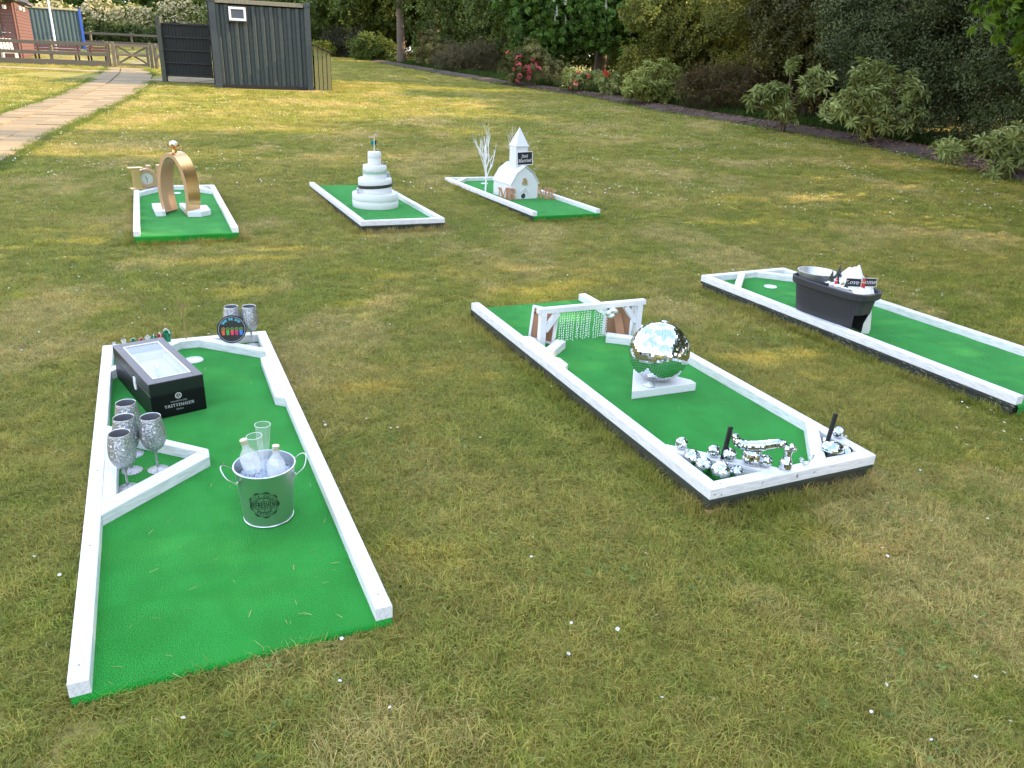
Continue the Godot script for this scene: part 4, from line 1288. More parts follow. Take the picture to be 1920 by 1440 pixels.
	for q in [[-52.0, 84.0, 7.0], [-45.5, 86.0, 7.5], [-39.5, 85.0, 7.0], [-33.5, 86.0, 8.0], [-27.5, 84.0, 8.0], [-58.0, 80.0, 7.0]]:
		tree("field_tree", ["sunlit green tree above the teal container", "sunlit tree second behind the blossom hedge", "sunlit tree third behind the blossom hedge", "sunlit tree behind the cream hawthorn", "bright yellow green tree next to the container roof", "sunlit tree behind the hall roof"][k], q[0], q[1], q[2], "leaf", ring_of(0, 2.5, 0, 2.0, 1.8, 6) + ring_of(0, 4.6, 0, 2.0, 2.0, 6), 2000, 2.1, fresh[0], fresh[1], 0.2, Vector3.ZERO, "trees beyond the field")
		k += 1
	# --- tree line behind the camera (seen in the mirrors)
	k = 0
	for q in [[-16.0, -30.0], [-8.0, -33.0], [0.0, -34.0], [7.0, -31.0], [-24.0, -25.0], [-31.0, -17.0]]:
		tree("rear_tree", ["rear tree line, second tree", "rear tree line, third tree", "rear tree line, middle tree behind the viewer", "rear tree line, tree nearest the belt", "rear tree line, tree toward the open field", "rear tree line, last tree by the open field"][k], q[0], q[1], 7.5, "leaf", ring_of(0, 2.0, 0, 2.6, 2.2, 6) + ring_of(0, 4.8, 0, 2.4, 2.2, 6), 1300, 2.6, mid[0], mid[1], 0.25, Vector3.ZERO, "tree line behind the viewer")
		k += 1

# ---------------------------------------------------------------- putting lanes
func on_lane(k: String, u: float, v: float, dy := 0.0, turn := 0.0) -> Transform3D:   # stands on the carpet
	var l: Dictionary = lane[k]
	var a: float = l.a
	var x: float = l.o.x + u * cos(a) - v * sin(a)
	var f: float = l.o.y + u * sin(a) + v * cos(a)
	return Transform3D(Basis(Vector3.UP, a + turn), Vector3(x, l.c + dy, -f))

func carpet(k: String, near_open: bool, far_open: bool, ripple: float) -> MB:
	var l: Dictionary = lane[k]
	var mb := MB.new()
	var nu := 24
	var nv := 72
	var ys := func(u: float, v: float) -> float:
		return l.c + ripple * (nz.get_noise_2d(u * 4.0 + l.o.x, v * 14.0) + 0.4 * nz2.get_noise_2d(u * 20.0, v * 20.0 + l.o.y))
	for j in nv + 1:
		for i in nu + 1:
			var u := lerpf(0.004, W - 0.004, float(i) / nu)
			var v: float = lerpf(0.0, l.l, float(j) / nv)
			var h: float = ys.call(u, v)
			var n := Vector3(-(ys.call(u + 0.01, v) - h) / 0.01, 1, (ys.call(u, v + 0.01) - h) / 0.01)
			mb.vt(Vector3(u, h, -v), n, Vector2(u, v))
	for j in nv:
		for i in nu:
			var q := j * (nu + 1) + i
			mb.fc(q, q + 1, q + nu + 2); mb.fc(q, q + nu + 2, q + nu + 1)
	# the open end is wrapped over the edge
	for e in [[near_open, 0.0, -1.0], [far_open, l.l, 1.0]]:
		if not e[0]: continue
		var drop: float = l.c - (0.002 if k == "A" else 0.022)
		var r := 0.014
		var prof := []
		for s in 6:
			var a := PI / 2 * s / 5
			prof.append([sin(a) * r, -(1.0 - cos(a)) * r, a])
		prof.append([r, -drop, PI / 2])
		var base := mb.v.size()
		for s in prof:
			for i in nu + 1:
				var u := lerpf(0.004, W - 0.004, float(i) / nu)
				var sag: float = 0.004 * nz.get_noise_2d(u * 9.0, 3.0 + l.o.x)
				mb.vt(Vector3(u, ys.call(u, e[1]) + s[1] + sag * s[2], -(e[1] + e[2] * (s[0] + absf(sag) * s[2]))), Vector3(0, cos(s[2]), -e[2] * sin(s[2])), Vector2(u, s[1]))
		for s in prof.size() - 1:
			for i in nu:
				var q: int = base + s * (nu + 1) + i
				if e[2] < 0:
					mb.fc(q, q + nu + 1, q + nu + 2); mb.fc(q, q + nu + 2, q + 1)
				else:
					mb.fc(q, q + nu + 2, q + nu + 1); mb.fc(q, q + 1, q + nu + 2)
	return mb

func lanes() -> void:
	var L := {}
	for k in lane: L[k] = lane[k].l
	var rails := {
		"A": [[[0, 0], [0.048, 0], [0.048, L.A], [0, L.A]], [[0.752, 0], [0.8, 0], [0.8, L.A], [0.752, L.A]], [[0.0485, 2.436], [0.7515, 2.436], [0.7515, L.A], [0.0485, L.A]],
			[[0.0485, 0.775], [0.402, 1.078], [0.364, 1.128], [0.0485, 0.862]], [[0.0485, 0.866], [0.0905, 0.902], [0.0905, 1.44], [0.0485, 1.485]], [[0.403, 1.084], [0.403, 1.14], [0.0915, 1.44], [0.0915, 1.375], [0.366, 1.1305]],
			[[0.0485, 2.10], [0.365, 2.4355], [0.30, 2.4355], [0.0485, 2.165]], [[0.455, 2.4355], [0.7515, 2.16], [0.7515, 2.22], [0.52, 2.4355]], [[0.7515, 2.095], [0.719, 2.072], [0.713, 1.567], [0.7515, 1.53]]],
		"B": [[[0, 0.0505], [0.05, 0.0505], [0.05, L.B], [0, L.B]], [[0.75, 0.0505], [0.8, 0.0505], [0.8, L.B], [0.75, L.B]], [[0, 0], [0.8, 0], [0.8, 0.05], [0, 0.05]],
			[[0.515, 0.0505], [0.587, 0.0505], [0.7495, 0.255], [0.7495, 0.33]], [[0.0505, 0.355], [0.0505, 0.285], [0.279, 0.0505], [0.347, 0.0505]],
			[[0.0505, 1.475], [0.0905, 1.51], [0.0905, 1.69], [0.0505, 1.71]], [[0.0505, 1.402], [0.235, 1.565], [0.20, 1.608], [0.0505, 1.472]], [[0.0505, 1.395], [0.088, 1.345], [0.088, 1.26], [0.0505, 1.22]],
			[[0.497, 1.585], [0.7495, 1.38], [0.7495, 1.445], [0.53, 1.63]]],
		"C": [[[0, 0], [0.05, 0], [0.05, L.C], [0, L.C]], [[0.75, 0], [0.8, 0], [0.8, L.C], [0.75, L.C]], [[0.0505, 2.31], [0.7495, 2.31], [0.7495, L.C], [0.0505, L.C]],
			[[0.0505, 1.995], [0.372, 2.3095], [0.302, 2.3095], [0.0505, 2.062]], [[0.489, 2.3095], [0.7495, 2.03], [0.7495, 2.10], [0.552, 2.3095]]],
		"D": [[[0, 0], [0.05, 0], [0.05, L.D], [0, L.D]], [[0.75, 0], [0.8, 0], [0.8, L.D], [0.75, L.D]], [[0.0505, 2.346], [0.7495, 2.346], [0.7495, L.D], [0.0505, L.D]],
			[[0.0505, 1.955], [0.30, 2.3455], [0.235, 2.3455], [0.0505, 2.055]], [[0.48, 2.3455], [0.7495, 1.995], [0.7495, 2.075], [0.54, 2.3455]]],
		"E": [[[0, 0.0505], [0.05, 0.0505], [0.05, L.E], [0, L.E]], [[0.75, 0.0505], [0.8, 0.0505], [0.8, L.E], [0.75, L.E]], [[0, 0], [0.8, 0], [0.8, 0.05], [0, 0.05]]],
		"F": [[[0, 0], [0.05, 0], [0.05, L.F], [0, L.F]], [[0.75, 0], [0.8, 0], [0.8, L.F], [0.75, L.F]], [[0.0505, 2.398], [0.7495, 2.398], [0.7495, L.F], [0.0505, L.F]],
			[[0.0505, 2.10], [0.29, 2.3975], [0.215, 2.3975], [0.0505, 2.185]]],
	}
	var about := {
		"A": "green carpet golf lane with champagne box and ice bucket", "B": "green carpet golf lane with mirror ball and white arch", "C": "green carpet golf lane with a black tub, cut by the frame",
		"D": "green carpet golf lane with the copper ring arch", "E": "green carpet golf lane under the tiered wedding cake", "F": "green carpet golf lane under the white church",
	}
	var holes := {"A": [0.413, 2.243], "C": [0.392, 2.06], "D": [0.40, 2.12], "F": [0.42, 2.15]}
	for k in lane:
		var l: Dictionary = lane[k]
		var t := thing("golf_lane", about[k], "golf lane", on_lane(k, 0, 0, -l.c), "mini golf lanes on the lawn")
		var near_open: bool = k in ["A", "C", "D", "F"]
		var far_open: bool = k in ["B", "E"]
		obj("carpet", carpet(k, near_open, far_open, 0.0022 if k in ["D", "C"] else 0.0012), M.carpet, t)
		var deck := MB.new()
		deck.prism(PackedVector2Array([Vector2(0.001, 0.001), Vector2(W - 0.001, 0.001), Vector2(W - 0.001, l.l - 0.001), Vector2(0.001, l.l - 0.001)]), 0.004 if k == "A" else l.c - 0.019, l.c - 0.005, 0.002)
		obj("deck", deck, M.ply if k != "C" else M.base_worn, t)
		if k != "A":
			for b in [[[0.012, 0.012], [0.06, 0.012], [0.06, l.l - 0.012], [0.012, l.l - 0.012]], [[0.74, 0.012], [0.788, 0.012], [0.788, l.l - 0.012], [0.74, l.l - 0.012]], [[0.0605, 0.012], [0.7395, 0.012], [0.7395, 0.06], [0.0605, 0.06]], [[0.0605, l.l - 0.06], [0.7395, l.l - 0.06], [0.7395, l.l - 0.012], [0.0605, l.l - 0.012]]]:
				var mb := MB.new()
				mb.prism(poly(b), -0.004, l.c - 0.0195, 0.003)
				obj("bearer", mb, M.base_worn if k == "C" else M.base, t)
		for r in rails[k]:
			var pl := poly(r)
			var best := Vector2.RIGHT
			var long := 0.0
			var mid := Vector2.ZERO
			for j in pl.size():
				var d := pl[(j + 1) % pl.size()] - pl[j]
				mid += pl[j] / pl.size()
				if d.length() > long:
					long = d.length(); best = d.normalized()
			var own := PackedVector2Array()
			for q in pl:
				own.append((q - mid).rotated(-best.angle()))
			var mb := MB.new()
			mb.prism(own, l.c - 0.003, l.t + rng.randf_range(-0.0008, 0.0008), 0.0028)
			var o := obj("rail", mb, M.white, t)
			o.transform = Transform3D(Basis(Vector3.UP, best.angle()), Vector3(mid.x, 0, -mid.y))
			var screw := MB.new()
			screw.lathe([Vector2(0.0, 0.0), Vector2(0.0036, 0.0), Vector2(0.003, 0.0012), Vector2(0.0, 0.0008)], 10)
			var at := -long / 2 + 0.06
			while at < long / 2 - 0.03:
				var s := obj("screw", screw, mat(0.30, 0.29, 0.27, 0.5, 0.5) if not M.has("screw") else M.screw, o)
				s.position = Vector3(at, l.t - 0.0002, rng.randf_range(-0.004, 0.004))
				at += 0.45 + rng.randf() * 0.2
		if holes.has(k):
			var cup := MB.new()
			cup.lathe([Vector2(0.0, 0.001), Vector2(0.038, 0.001), Vector2(0.038, 0.004), Vector2(0.043, 0.005), Vector2(0.047, 0.0)], 28)
			var c := obj("hole_cup", cup, mat(0.62, 0.64, 0.62, 0.6), t)
			c.position = Vector3(holes[k][0], l.c + 0.0015, -holes[k][1])
		if k == "B":
			var foot := MB.new()
			foot.box(Vector3(0.03, 0.012, -0.008), Vector3(0.05, 0.024, 0.03), 0.003)
			obj("foot", foot, M.bare, t)
			var ink := MB.new()
			text(ink, "/", 0.016, 0.0006, func(p): return Vector3(p.x + 0.235, p.y + 0.10, p.z + 0.0005))
			text(ink, "6", 0.016, 0.0006, func(p): return Vector3(p.x + 0.40, p.y + 0.10, p.z + 0.0005))
			for q in [[0.485, 0.1], [0.02, 0.095], [0.05, 0.09]]:
				ink.ball(Vector3(q[0], q[1], 0.0), Vector3(0.003, 0.003, 0.001), 8)
			obj("pencil_mark", ink, mat(0.06, 0.06, 0.06, 0.8), t)

func poly(a: Array) -> PackedVector2Array:
	var p := PackedVector2Array()
	for q in a:
		p.append(Vector2(q[0], q[1]))
	return p

# mirror tiles laid on a turned or bent body: pts its centre line, rad its radii
func tiles(mb: MB, pts: Array, rad: Array, tile: float, tilt: float, sd: int) -> void:
	var r := RandomNumberGenerator.new()
	r.seed = sd
	var cum := [0.0]
	for k in pts.size() - 1:
		cum.append(cum[-1] + Vector2((pts[k + 1] - pts[k]).length(), rad[k + 1] - rad[k]).length())
	var rows := int(cum[-1] / tile)
	var t0: Vector3 = (pts[1] - pts[0]).normalized()
	var side := t0.cross(Vector3.UP if absf(t0.y) < 0.9 else Vector3.RIGHT).normalized()
	var k := 0
	for row in rows:
		var s: float = (row + 0.5) * cum[-1] / rows
		while k < pts.size() - 2 and cum[k + 1] < s: k += 1
		var w: float = clampf((s - cum[k]) / maxf(cum[k + 1] - cum[k], 1e-6), 0, 1)
		var c: Vector3 = pts[k].lerp(pts[k + 1], w)
		var rr: float = lerpf(rad[k], rad[k + 1], w)
		if rr < tile * 0.4: continue
		var dl: Vector3 = pts[k + 1] - pts[k]
		var t: Vector3 = dl.normalized() if dl.length() > 1e-6 else t0
		side = (side - t * side.dot(t)).normalized()
		var other := t.cross(side)
		var g := Vector2(dl.length(), rad[k + 1] - rad[k]).normalized()
		var n := maxi(3, int(TAU * rr / tile))
		for j in n:
			var a := TAU * (j + 0.5 * (row % 2) * 0.0) / n
			var d := side * cos(a) + other * sin(a)
			var nn := (d * g.x - t * g.y).normalized()
			var e := t.cross(d).normalized()
			nn = (nn + e * r.randfn() * tilt + t * r.randfn() * tilt).normalized()
			var f := nn.cross(e).normalized()
			e = f.cross(nn)
			var p := c + d * (rr + 0.0006)
			var h1: float = TAU * rr / n * 0.45
			var h2: float = cum[-1] / rows * 0.45
			mb.quad(p - e * h1 - f * h2, p - e * h1 + f * h2, p + e * h1 + f * h2, p + e * h1 - f * h2)

func round_line(r: float, n := 24) -> Array:
	var pts := []
	var rad := []
	for k in n + 1:
		var a := PI * k / n
		pts.append(Vector3(0, r - r * cos(a), 0))
		rad.append(r * sin(a))
	return [pts, rad]

func mirrored(called: String, label: String, category: String, t: Transform3D, pts: Array, rad: Array, tile: float, tilt: float, group := "") -> Node3D:
	var o := thing(called, label, category, t, group)
	var core := MB.new()
	core.tube(pts, rad.map(func(q): return maxf(q - 0.0008, 0.0004)), 20)
	obj("body", core, M.grey_core, o)
	var mb := MB.new()
	tiles(mb, pts, rad, tile, tilt, hash(label) % 999)
	var m := obj("mirror_tiles", mb, M.mirror, o)
	m.set_meta("kind", "stuff")
	return o

# ---------------------------------------------------------------- drinks lane
func wine_glass(label: String, t: Transform3D, group: String) -> Node3D:
	var g := thing("glitter_goblet", label, "goblet", t, group)
	var foot := MB.new()
	foot.lathe([Vector2(0.0, 0.0), Vector2(0.036, 0.0), Vector2(0.0365, 0.002), Vector2(0.03, 0.0045), Vector2(0.012, 0.0075), Vector2(0.0052, 0.013)], 28)
	obj("foot", foot, M.glitter, g)
	var stem := MB.new()
	stem.lathe([Vector2(0.0052, 0.013), Vector2(0.0042, 0.03), Vector2(0.004, 0.06), Vector2(0.0052, 0.074), Vector2(0.010, 0.082)], 16)
	obj("stem", stem, M.glitter, g)
	var bowl := MB.new()
	bowl.lathe([Vector2(0.010, 0.082), Vector2(0.024, 0.092), Vector2(0.036, 0.106), Vector2(0.0435, 0.126), Vector2(0.0455, 0.146), Vector2(0.0435, 0.172), Vector2(0.039, 0.198), Vector2(0.0352, 0.218)], 32)
	obj("bowl", bowl, M.glitter, g)
	var inner := MB.new()
	inner.lathe([Vector2(0.0335, 0.218), Vector2(0.0372, 0.198), Vector2(0.0415, 0.172), Vector2(0.043, 0.146), Vector2(0.034, 0.108), Vector2(0.0, 0.092)], 32)
	obj("lining", inner, mat(0.26, 0.26, 0.28, 0.4, 0.3), g)
	var rim := MB.new()
	rim.lathe([Vector2(0.0352, 0.218), Vector2(0.0348, 0.2195), Vector2(0.0335, 0.218)], 32)
	obj("rim", rim, mat(0.75, 0.75, 0.76, 0.3, 0.4), g)
	return g

func drinks_lane_things() -> void:
	var gp := "silver glitter goblets"
	wine_glass("silver glitter goblet standing nearest in the white triangle corner", on_lane("A", 0.122, 1.005), gp)
	wine_glass("silver glitter goblet nearest the tip of the white triangle", on_lane("A", 0.222, 1.112), gp)
	wine_glass("silver glitter goblet in the middle of the four by the rail", on_lane("A", 0.134, 1.135), gp)
	wine_glass("silver glitter goblet closest to the champagne box, partly hidden", on_lane("A", 0.14, 1.27), gp)
	wine_glass("silver glitter goblet right behind the round shot sign in the far corner", on_lane("A", 0.715, 2.385, 0.0), gp)
	wine_glass("silver glitter goblet half hidden behind the round shot sign", on_lane("A", 0.628, 2.405, 0.0), gp)
	# ---- champagne box
	var b := thing("champagne_box", "black bottle box with a window lid and white champagne lettering", "box", on_lane("A", 0.2495, 1.863, 0.001, 0.26))
	var bw := 0.222
	var bl := 0.567
	var bh := 0.162
	var body := MB.new()
	body.box(Vector3(0, 0.053, 0), Vector3(bw, 0.106, bl), 0.0015)
	obj("body", body, mat(0.006, 0.006, 0.007, 0.4, 0.0, 0.3), b)
	var lidw := MB.new()   # hollow upper part
	for s in [-1, 1]:
		lidw.box(Vector3(s * (bw / 2 - 0.006), 0.134, 0), Vector3(0.012, 0.054, bl - 0.001), 0.0015)
		lidw.box(Vector3(0, 0.134, s * (bl / 2 - 0.006)), Vector3(bw - 0.025, 0.054, 0.012), 0.0015)
	obj("lid_side", lidw, M.black, b)
	var lt := MB.new()
	for s in [-1, 1]:
		lt.box(Vector3(s * (bw / 2 - 0.0165), 0.1625, 0), Vector3(0.033, 0.003, bl), 0.0006)
		lt.box(Vector3(0, 0.1625, s * (bl / 2 - 0.026)), Vector3(bw - 0.067, 0.003, 0.052), 0.0006)
	obj("lid_frame", lt, M.box_lid, b)
	var tr := MB.new()
	for s in [-1, 1]:
		tr.box(Vector3(s * (bw / 2 - 0.0355), 0.1632, 0), Vector3(0.005, 0.004, bl - 0.105), 0.0006)
		tr.box(Vector3(0, 0.1632, s * (bl / 2 - 0.0545)), Vector3(bw - 0.077, 0.004, 0.005), 0.0006)
	obj("window_trim", tr, mat(0.8, 0.8, 0.8, 0.4), b)
	var pane := MB.new()
	pane.box(Vector3(0, 0.1605, 0), Vector3(bw - 0.07, 0.002, bl - 0.108))
	obj("window_pane", pane, glass(0.12), b)
	var lining := MB.new()
	lining.box(Vector3(0, 0.108, 0), Vector3(bw - 0.026, 0.003, bl - 0.026))
	lining.box(Vector3(0, 0.128, -0.15), Vector3(bw - 0.03, 0.036, 0.006))
	for s in [-1, 1]:
		lining.box(Vector3(s * (bw / 2 - 0.03), 0.122, 0.06), Vector3(0.032, 0.024, 0.40), 0.004)
		lining.box(Vector3(s * (bw / 2 - 0.0135), 0.133, 0), Vector3(0.002, 0.044, bl - 0.03))
	obj("lining", lining, M.lining, b)
	var bot := MB.new()
	bot.x = Transform3D(Basis(Vector3.RIGHT, -PI / 2), Vector3(0, 0.128, 0.235))
	bot.lathe([Vector2(0.0, 0.0), Vector2(0.026, 0.001), Vector2(0.03, 0.01), Vector2(0.03, 0.10), Vector2(0.026, 0.14), Vector2(0.014, 0.18), Vector2(0.010, 0.215)], 20)
	obj("bottle", bot, mat(0.36, 0.52, 0.34, 0.2), b)
	var foil := MB.new()
	foil.x = Transform3D(Basis(Vector3.RIGHT, -PI / 2), Vector3(0, 0.128, 0.235))
	foil.lathe([Vector2(0.0115, 0.20), Vector2(0.0105, 0.235), Vector2(0.012, 0.24), Vector2(0.012, 0.252), Vector2(0.0, 0.255)], 16)
	obj("foil", foil, mat(0.7, 0.42, 0.14, 0.3, 0.6), b)
	var pr := MB.new()
	var fz := bl / 2 + 0.0006
	text(pr, "TAITTINGER", 0.0135, 0.0006, func(p): return Vector3(p.x * 1.14, p.y + 0.048, fz), false, true)
	text(pr, "CHAMPAGNE", 0.0062, 0.0006, func(p): return Vector3(p.x * 1.25, p.y + 0.066, fz), true)
	text(pr, "Reims", 0.0075, 0.0006, func(p): return Vector3(p.x + p.y * 0.3, p.y + 0.029, fz), true)
	pr.x = Transform3D(Basis(Vector3.RIGHT, PI / 2), Vector3(0, 0.09, fz))
	pr.lathe([Vector2(0.0135, 0.0), Vector2(0.0135, 0.0004), Vector2(0.0115, 0.0004), Vector2(0.0115, 0.0)], 28)
	pr.lathe([Vector2(0.0098, 0.0), Vector2(0.0098, 0.0004), Vector2(0.0088, 0.0004), Vector2(0.0088, 0.0)], 28)
	pr.x = Transform3D()
	text(pr, "A", 0.0125, 0.0006, func(p): return Vector3(p.x, p.y + 0.09, fz), true, true)
	obj("lettering", pr, M.print, b)
	var clasp := MB.new()
	clasp.x = Transform3D(Basis(Vector3.BACK, PI / 2), Vector3(-bw / 2, 0.1, 0.06))
	clasp.prism(poly([[-0.03, -0.02], [0.02, -0.024], [0.03, -0.012], [0.026, 0.004], [-0.02, 0.01], [-0.034, -0.004]]), 0.0, 0.006, 0.001)
	obj("clasp", clasp, mat(0.7, 0.7, 0.68, 0.5), b)
	# ---- round sign
	var sg := thing("shot_sign", "round black sign reading TAKE THE SHOT with coloured shot glasses", "sign", on_lane("A", 0.617, 2.330, 0.044, 0.10) * Transform3D(Basis(Vector3.RIGHT, -0.14), Vector3.ZERO))
	var R := 0.074
	var disc := MB.new()
	disc.x = Transform3D(Basis(Vector3.RIGHT, PI / 2), Vector3(0, R - 0.002, 0))
	disc.lathe([Vector2(0.0, -0.002), Vector2(R, -0.002), Vector2(R, 0.002), Vector2(0.0, 0.002)], 40)
	obj("disc", disc, M.black, sg)
	var rg := MB.new()
	rg.x = Transform3D(Basis(Vector3.RIGHT, PI / 2), Vector3(0, R - 0.002, 0.0022))
	rg.lathe([Vector2(R * 0.91, 0.0), Vector2(R * 0.91, 0.0003), Vector2(R * 0.885, 0.0003), Vector2(R * 0.885, 0.0)], 40)
	obj("ring", rg, mat(0.35, 0.45, 0.5, 0.5), sg)
	var tx := MB.new()
	var s := "TAKE THE SHOT"
	for k in s.length():
		if s[k] == " ": continue
		var a := (k - 6.0) * 0.148
		text(tx, s[k], 0.0125, 0.0006, func(p): return Vector3(0, R - 0.002, 0.0024) + Vector3(p.x, p.y + R * 0.72, 0).rotated(Vector3.BACK, -a) + Vector3(0, 0, p.z), false, true)
	obj("lettering", tx, mat(0.12, 0.52, 0.62, 0.5), sg)
	var cols := [Color(0.72, 0.10, 0.05), Color(0.06, 0.35, 0.07), Color(0.75, 0.04, 0.09), Color(0.48, 0.02, 0.12), Color(0.03, 0.18, 0.62)]
	for k in 5:
		var x := -0.044 + k * 0.022
		var y := R - 0.010 - 0.002 * k
		var gm := MB.new()
		gm.x = Transform3D(Basis(Vector3.RIGHT, PI / 2), Vector3(x, y, 0.0023))
		gm.prism(poly([[-0.0062, -0.018], [0.0062, -0.018], [0.0085, 0.006], [-0.0085, 0.006]]), 0.0, 0.0005)
		var gl := obj("shot_glass", gm, mat(cols[k].r, cols[k].g, cols[k].b, 0.4), sg)
		var lm := MB.new()
		lm.x = Transform3D(Basis(Vector3.RIGHT, PI / 2), Vector3(x + 0.002, y + 0.014, 0.0026))
		lm.lathe([Vector2(0.0088, 0.0), Vector2(0.0088, 0.0004), Vector2(0.0066, 0.0004), Vector2(0.0066, 0.0)], 16)
		for j in 3:
			lm.box(Vector3.ZERO, Vector3(0.001, 0.0006, 0.013).rotated(Vector3.UP, 0), 0.0)
			lm.x = lm.x.rotated_local(Vector3.UP, PI / 3)
		obj("lime_slice", lm, mat(0.16, 0.34, 0.05, 0.5) if k else mat(0.5, 0.28, 0.05, 0.5), gl)
	# ---- wooden word on a stick
	var wd := MB.new()
	wd.box(Vector3(0, 0.085, 0), Vector3(0.007, 0.17, 0.003))
	wd.tube(curve([Vector3(-0.014, 0.185, 0), Vector3(-0.022, 0.2, 0), Vector3(-0.012, 0.215, 0), Vector3(0.001, 0.205, 0), Vector3(-0.001, 0.18, 0), Vector3(-0.004, 0.155, 0), Vector3(-0.014, 0.15, 0)], 6), same(0.0022, 37), 5)
	wd.tube(curve([Vector3(0.0, 0.185, 0), Vector3(0.010, 0.172, 0), Vector3(0.014, 0.186, 0), Vector3(0.020, 0.174, 0), Vector3(0.027, 0.186, 0), Vector3(0.034, 0.18, 0)], 6), same(0.0022, 31), 5)
	single("word_stick", wd, mat(0.30, 0.19, 0.08, 0.7), "thin tan wooden script word on a stick at the far rail", "sign", on_lane("A", 0.395, 2.467, 0.042, 0.1))
	# ---- shot glass beads on the far rail
	var k := 0
	for q in [[0.055, "clear", 0.5], [0.10, "clear", 0.75], [0.143, "green", 0.75], [0.180, "red", 0.72], [0.212, "clear", 0.95], [0.242, "green", 0.95], [0.272, "red", 1.1], [0.306, "green", 1.5]]:
		var g := thing("shot_cup", ["tiny clear cup lying at the far left rail end", "small clear cup second from the far left rail end", "small green cup beside the red one behind the box", "small red cup between green and clear cups behind the box", "clear cup in the middle of the little row behind the box", "green cup in the middle of the little row behind the box", "orange red cup beside the tallest green cup", "tallest green cup at the end of the row behind the box"][k], "cup", on_lane("A", q[0], 2.458, 0.0425, 0.3 * k) * Transform3D(Basis.from_scale(Vector3.ONE * q[2]), Vector3.ZERO), "bright shot cups on the far rail")
		var mb := MB.new()
		mb.lathe([Vector2(0.0, 0.0), Vector2(0.0105, 0.0), Vector2(0.0095, 0.004), Vector2(0.011, 0.012), Vector2(0.014, 0.026), Vector2(0.0155, 0.034), Vector2(0.014, 0.034), Vector2(0.010, 0.012), Vector2(0.0, 0.008)], 16)
		obj("cup", mb, M.green_plastic if q[1] == "green" else (M.red_plastic if q[1] == "red" else M.plastic), g)
		var bd := MB.new()
		for j in 7:
			var a := PI * j / 6
			bd.ball(Vector3(cos(a) * 0.016, 0.033 + sin(a) * 0.011, 0), Vector3.ONE * 0.0028, 8)
		obj("bead_loop", bd, mat(0.6, 0.62, 0.62, 0.15, 0.6), g)
		k += 1
	# ---- ice bucket
	var bk := thing("ice_bucket", "galvanised ice bucket with REFRESHING badge and wire handles", "bucket", on_lane("A", 0.556, 0.652, 0.0005, 0.0) * Transform3D(Basis.from_scale(Vector3(1, 1.06, 1)), Vector3.ZERO))
	var shell := MB.new()
	shell.lathe([Vector2(0.0, 0.0), Vector2(0.079, 0.0), Vector2(0.0802, 0.003), Vector2(0.0965, 0.184), Vector2(0.0985, 0.186), Vector2(0.0985, 0.189), Vector2(0.0955, 0.189), Vector2(0.0945, 0.184), Vector2(0.0925, 0.158)], 48)
	obj("shell", shell, M.steel, bk)
	for y in [0.004, 0.187]:
		var wr := MB.new()
		var p := []
		for j in 49:
			var a := TAU * j / 48
			var rr: float = 0.0805 if y < 0.1 else 0.0985
			p.append(Vector3(cos(a) * rr, y, sin(a) * rr))
		wr.tube(p, same(0.0022, 49), 6, false)
		obj("rolled_edge", wr, M.steel_soft, bk)
	for sd in [-1, 1]:
		var hd := MB.new()
		var t := Vector3(0.093 * sd, 0, 0)
		hd.tube(curve([t + Vector3(0, 0.15, 0.035), t + Vector3(0.004 * sd, 0.152, 0.034), t + Vector3(0.03 * sd, 0.172, 0.03), t + Vector3(0.043 * sd, 0.195, 0.0), t + Vector3(0.03 * sd, 0.188, -0.03), t + Vector3(0.002 * sd, 0.165, -0.035)], 8), same(0.002, 41), 6)
		hd.box(t + Vector3(-0.002 * sd, 0.150, 0.036), Vector3(0.005, 0.016, 0.006), 0.001)
		obj("handle", hd, M.steel_soft, bk)
	# badge printed round the shell, facing the viewer
	var bdg := MB.new()
	var wrap := func(p: Vector3) -> Vector3:
		var y := p.y * 1.25 + 0.088
		var rr := 0.0804 + 0.0163 * y / 0.184 + 0.0004 + p.z * 0.1
		var a := -PI / 2 + 0.0 + p.x * 1.28 / 0.088 - 0.24
		return Vector3(cos(a) * rr, y, -sin(a) * rr)
	for q in [[0.0392, 0.0355, 9], [0.0335, 0.0328, 0], [0.0225, 0.0208, 0]]:
		var n := 72
		for j in n:
			var pp := []
			for e in [[j, 1], [j + 1, 1], [j + 1, 0], [j, 0]]:
				var a: float = TAU * e[0] / n
				var rr: float = q[0] if e[1] else q[1]
				if q[2] and e[1]: rr = q[0] * (0.955 + 0.045 * cos(a * q[2] + 0.6))
				pp.append(wrap.call(Vector3(cos(a) * rr, sin(a) * rr, 0)))
			if q[2] == 0 and q[0] < 0.03 and absf(sin(TAU * j / n)) < 0.5: continue
			bdg.quad(pp[0], pp[1], pp[2], pp[3])
	for y in [0.0105, -0.0105]:
		for j in 20:
			var x0 := -0.031 + j * 0.0031
			bdg.quad(wrap.call(Vector3(x0, y - 0.0006, 0)), wrap.call(Vector3(x0 + 0.0031, y - 0.0006, 0)), wrap.call(Vector3(x0 + 0.0031, y + 0.0006, 0)), wrap.call(Vector3(x0, y + 0.0006, 0)))
	text(bdg, "REFRESHING", 0.0145, 0.0005, func(p): return wrap.call(Vector3(p.x * 0.60, p.y, p.z)), false, true)
	for w in [["ICE COLD", 1.0], ["DRINKS", -1.0]]:
		for j in w[0].length():
			var a: float = (j - (w[0].length() - 1) / 2.0) * 0.27 * w[1]
			if w[0][j] == " ": continue
			text(bdg, w[0][j], 0.0058, 0.0005, func(p): return wrap.call(Vector3(p.x, p.y + w[1] * 0.0268, 0).rotated(Vector3.BACK, -a) + Vector3(0, 0, p.z)), false, true)
	for y in [0.0155, -0.0155]:
		bdg.ball(wrap.call(Vector3(0, y, 0)), Vector3(0.0022, 0.0022, 0.0022), 8)
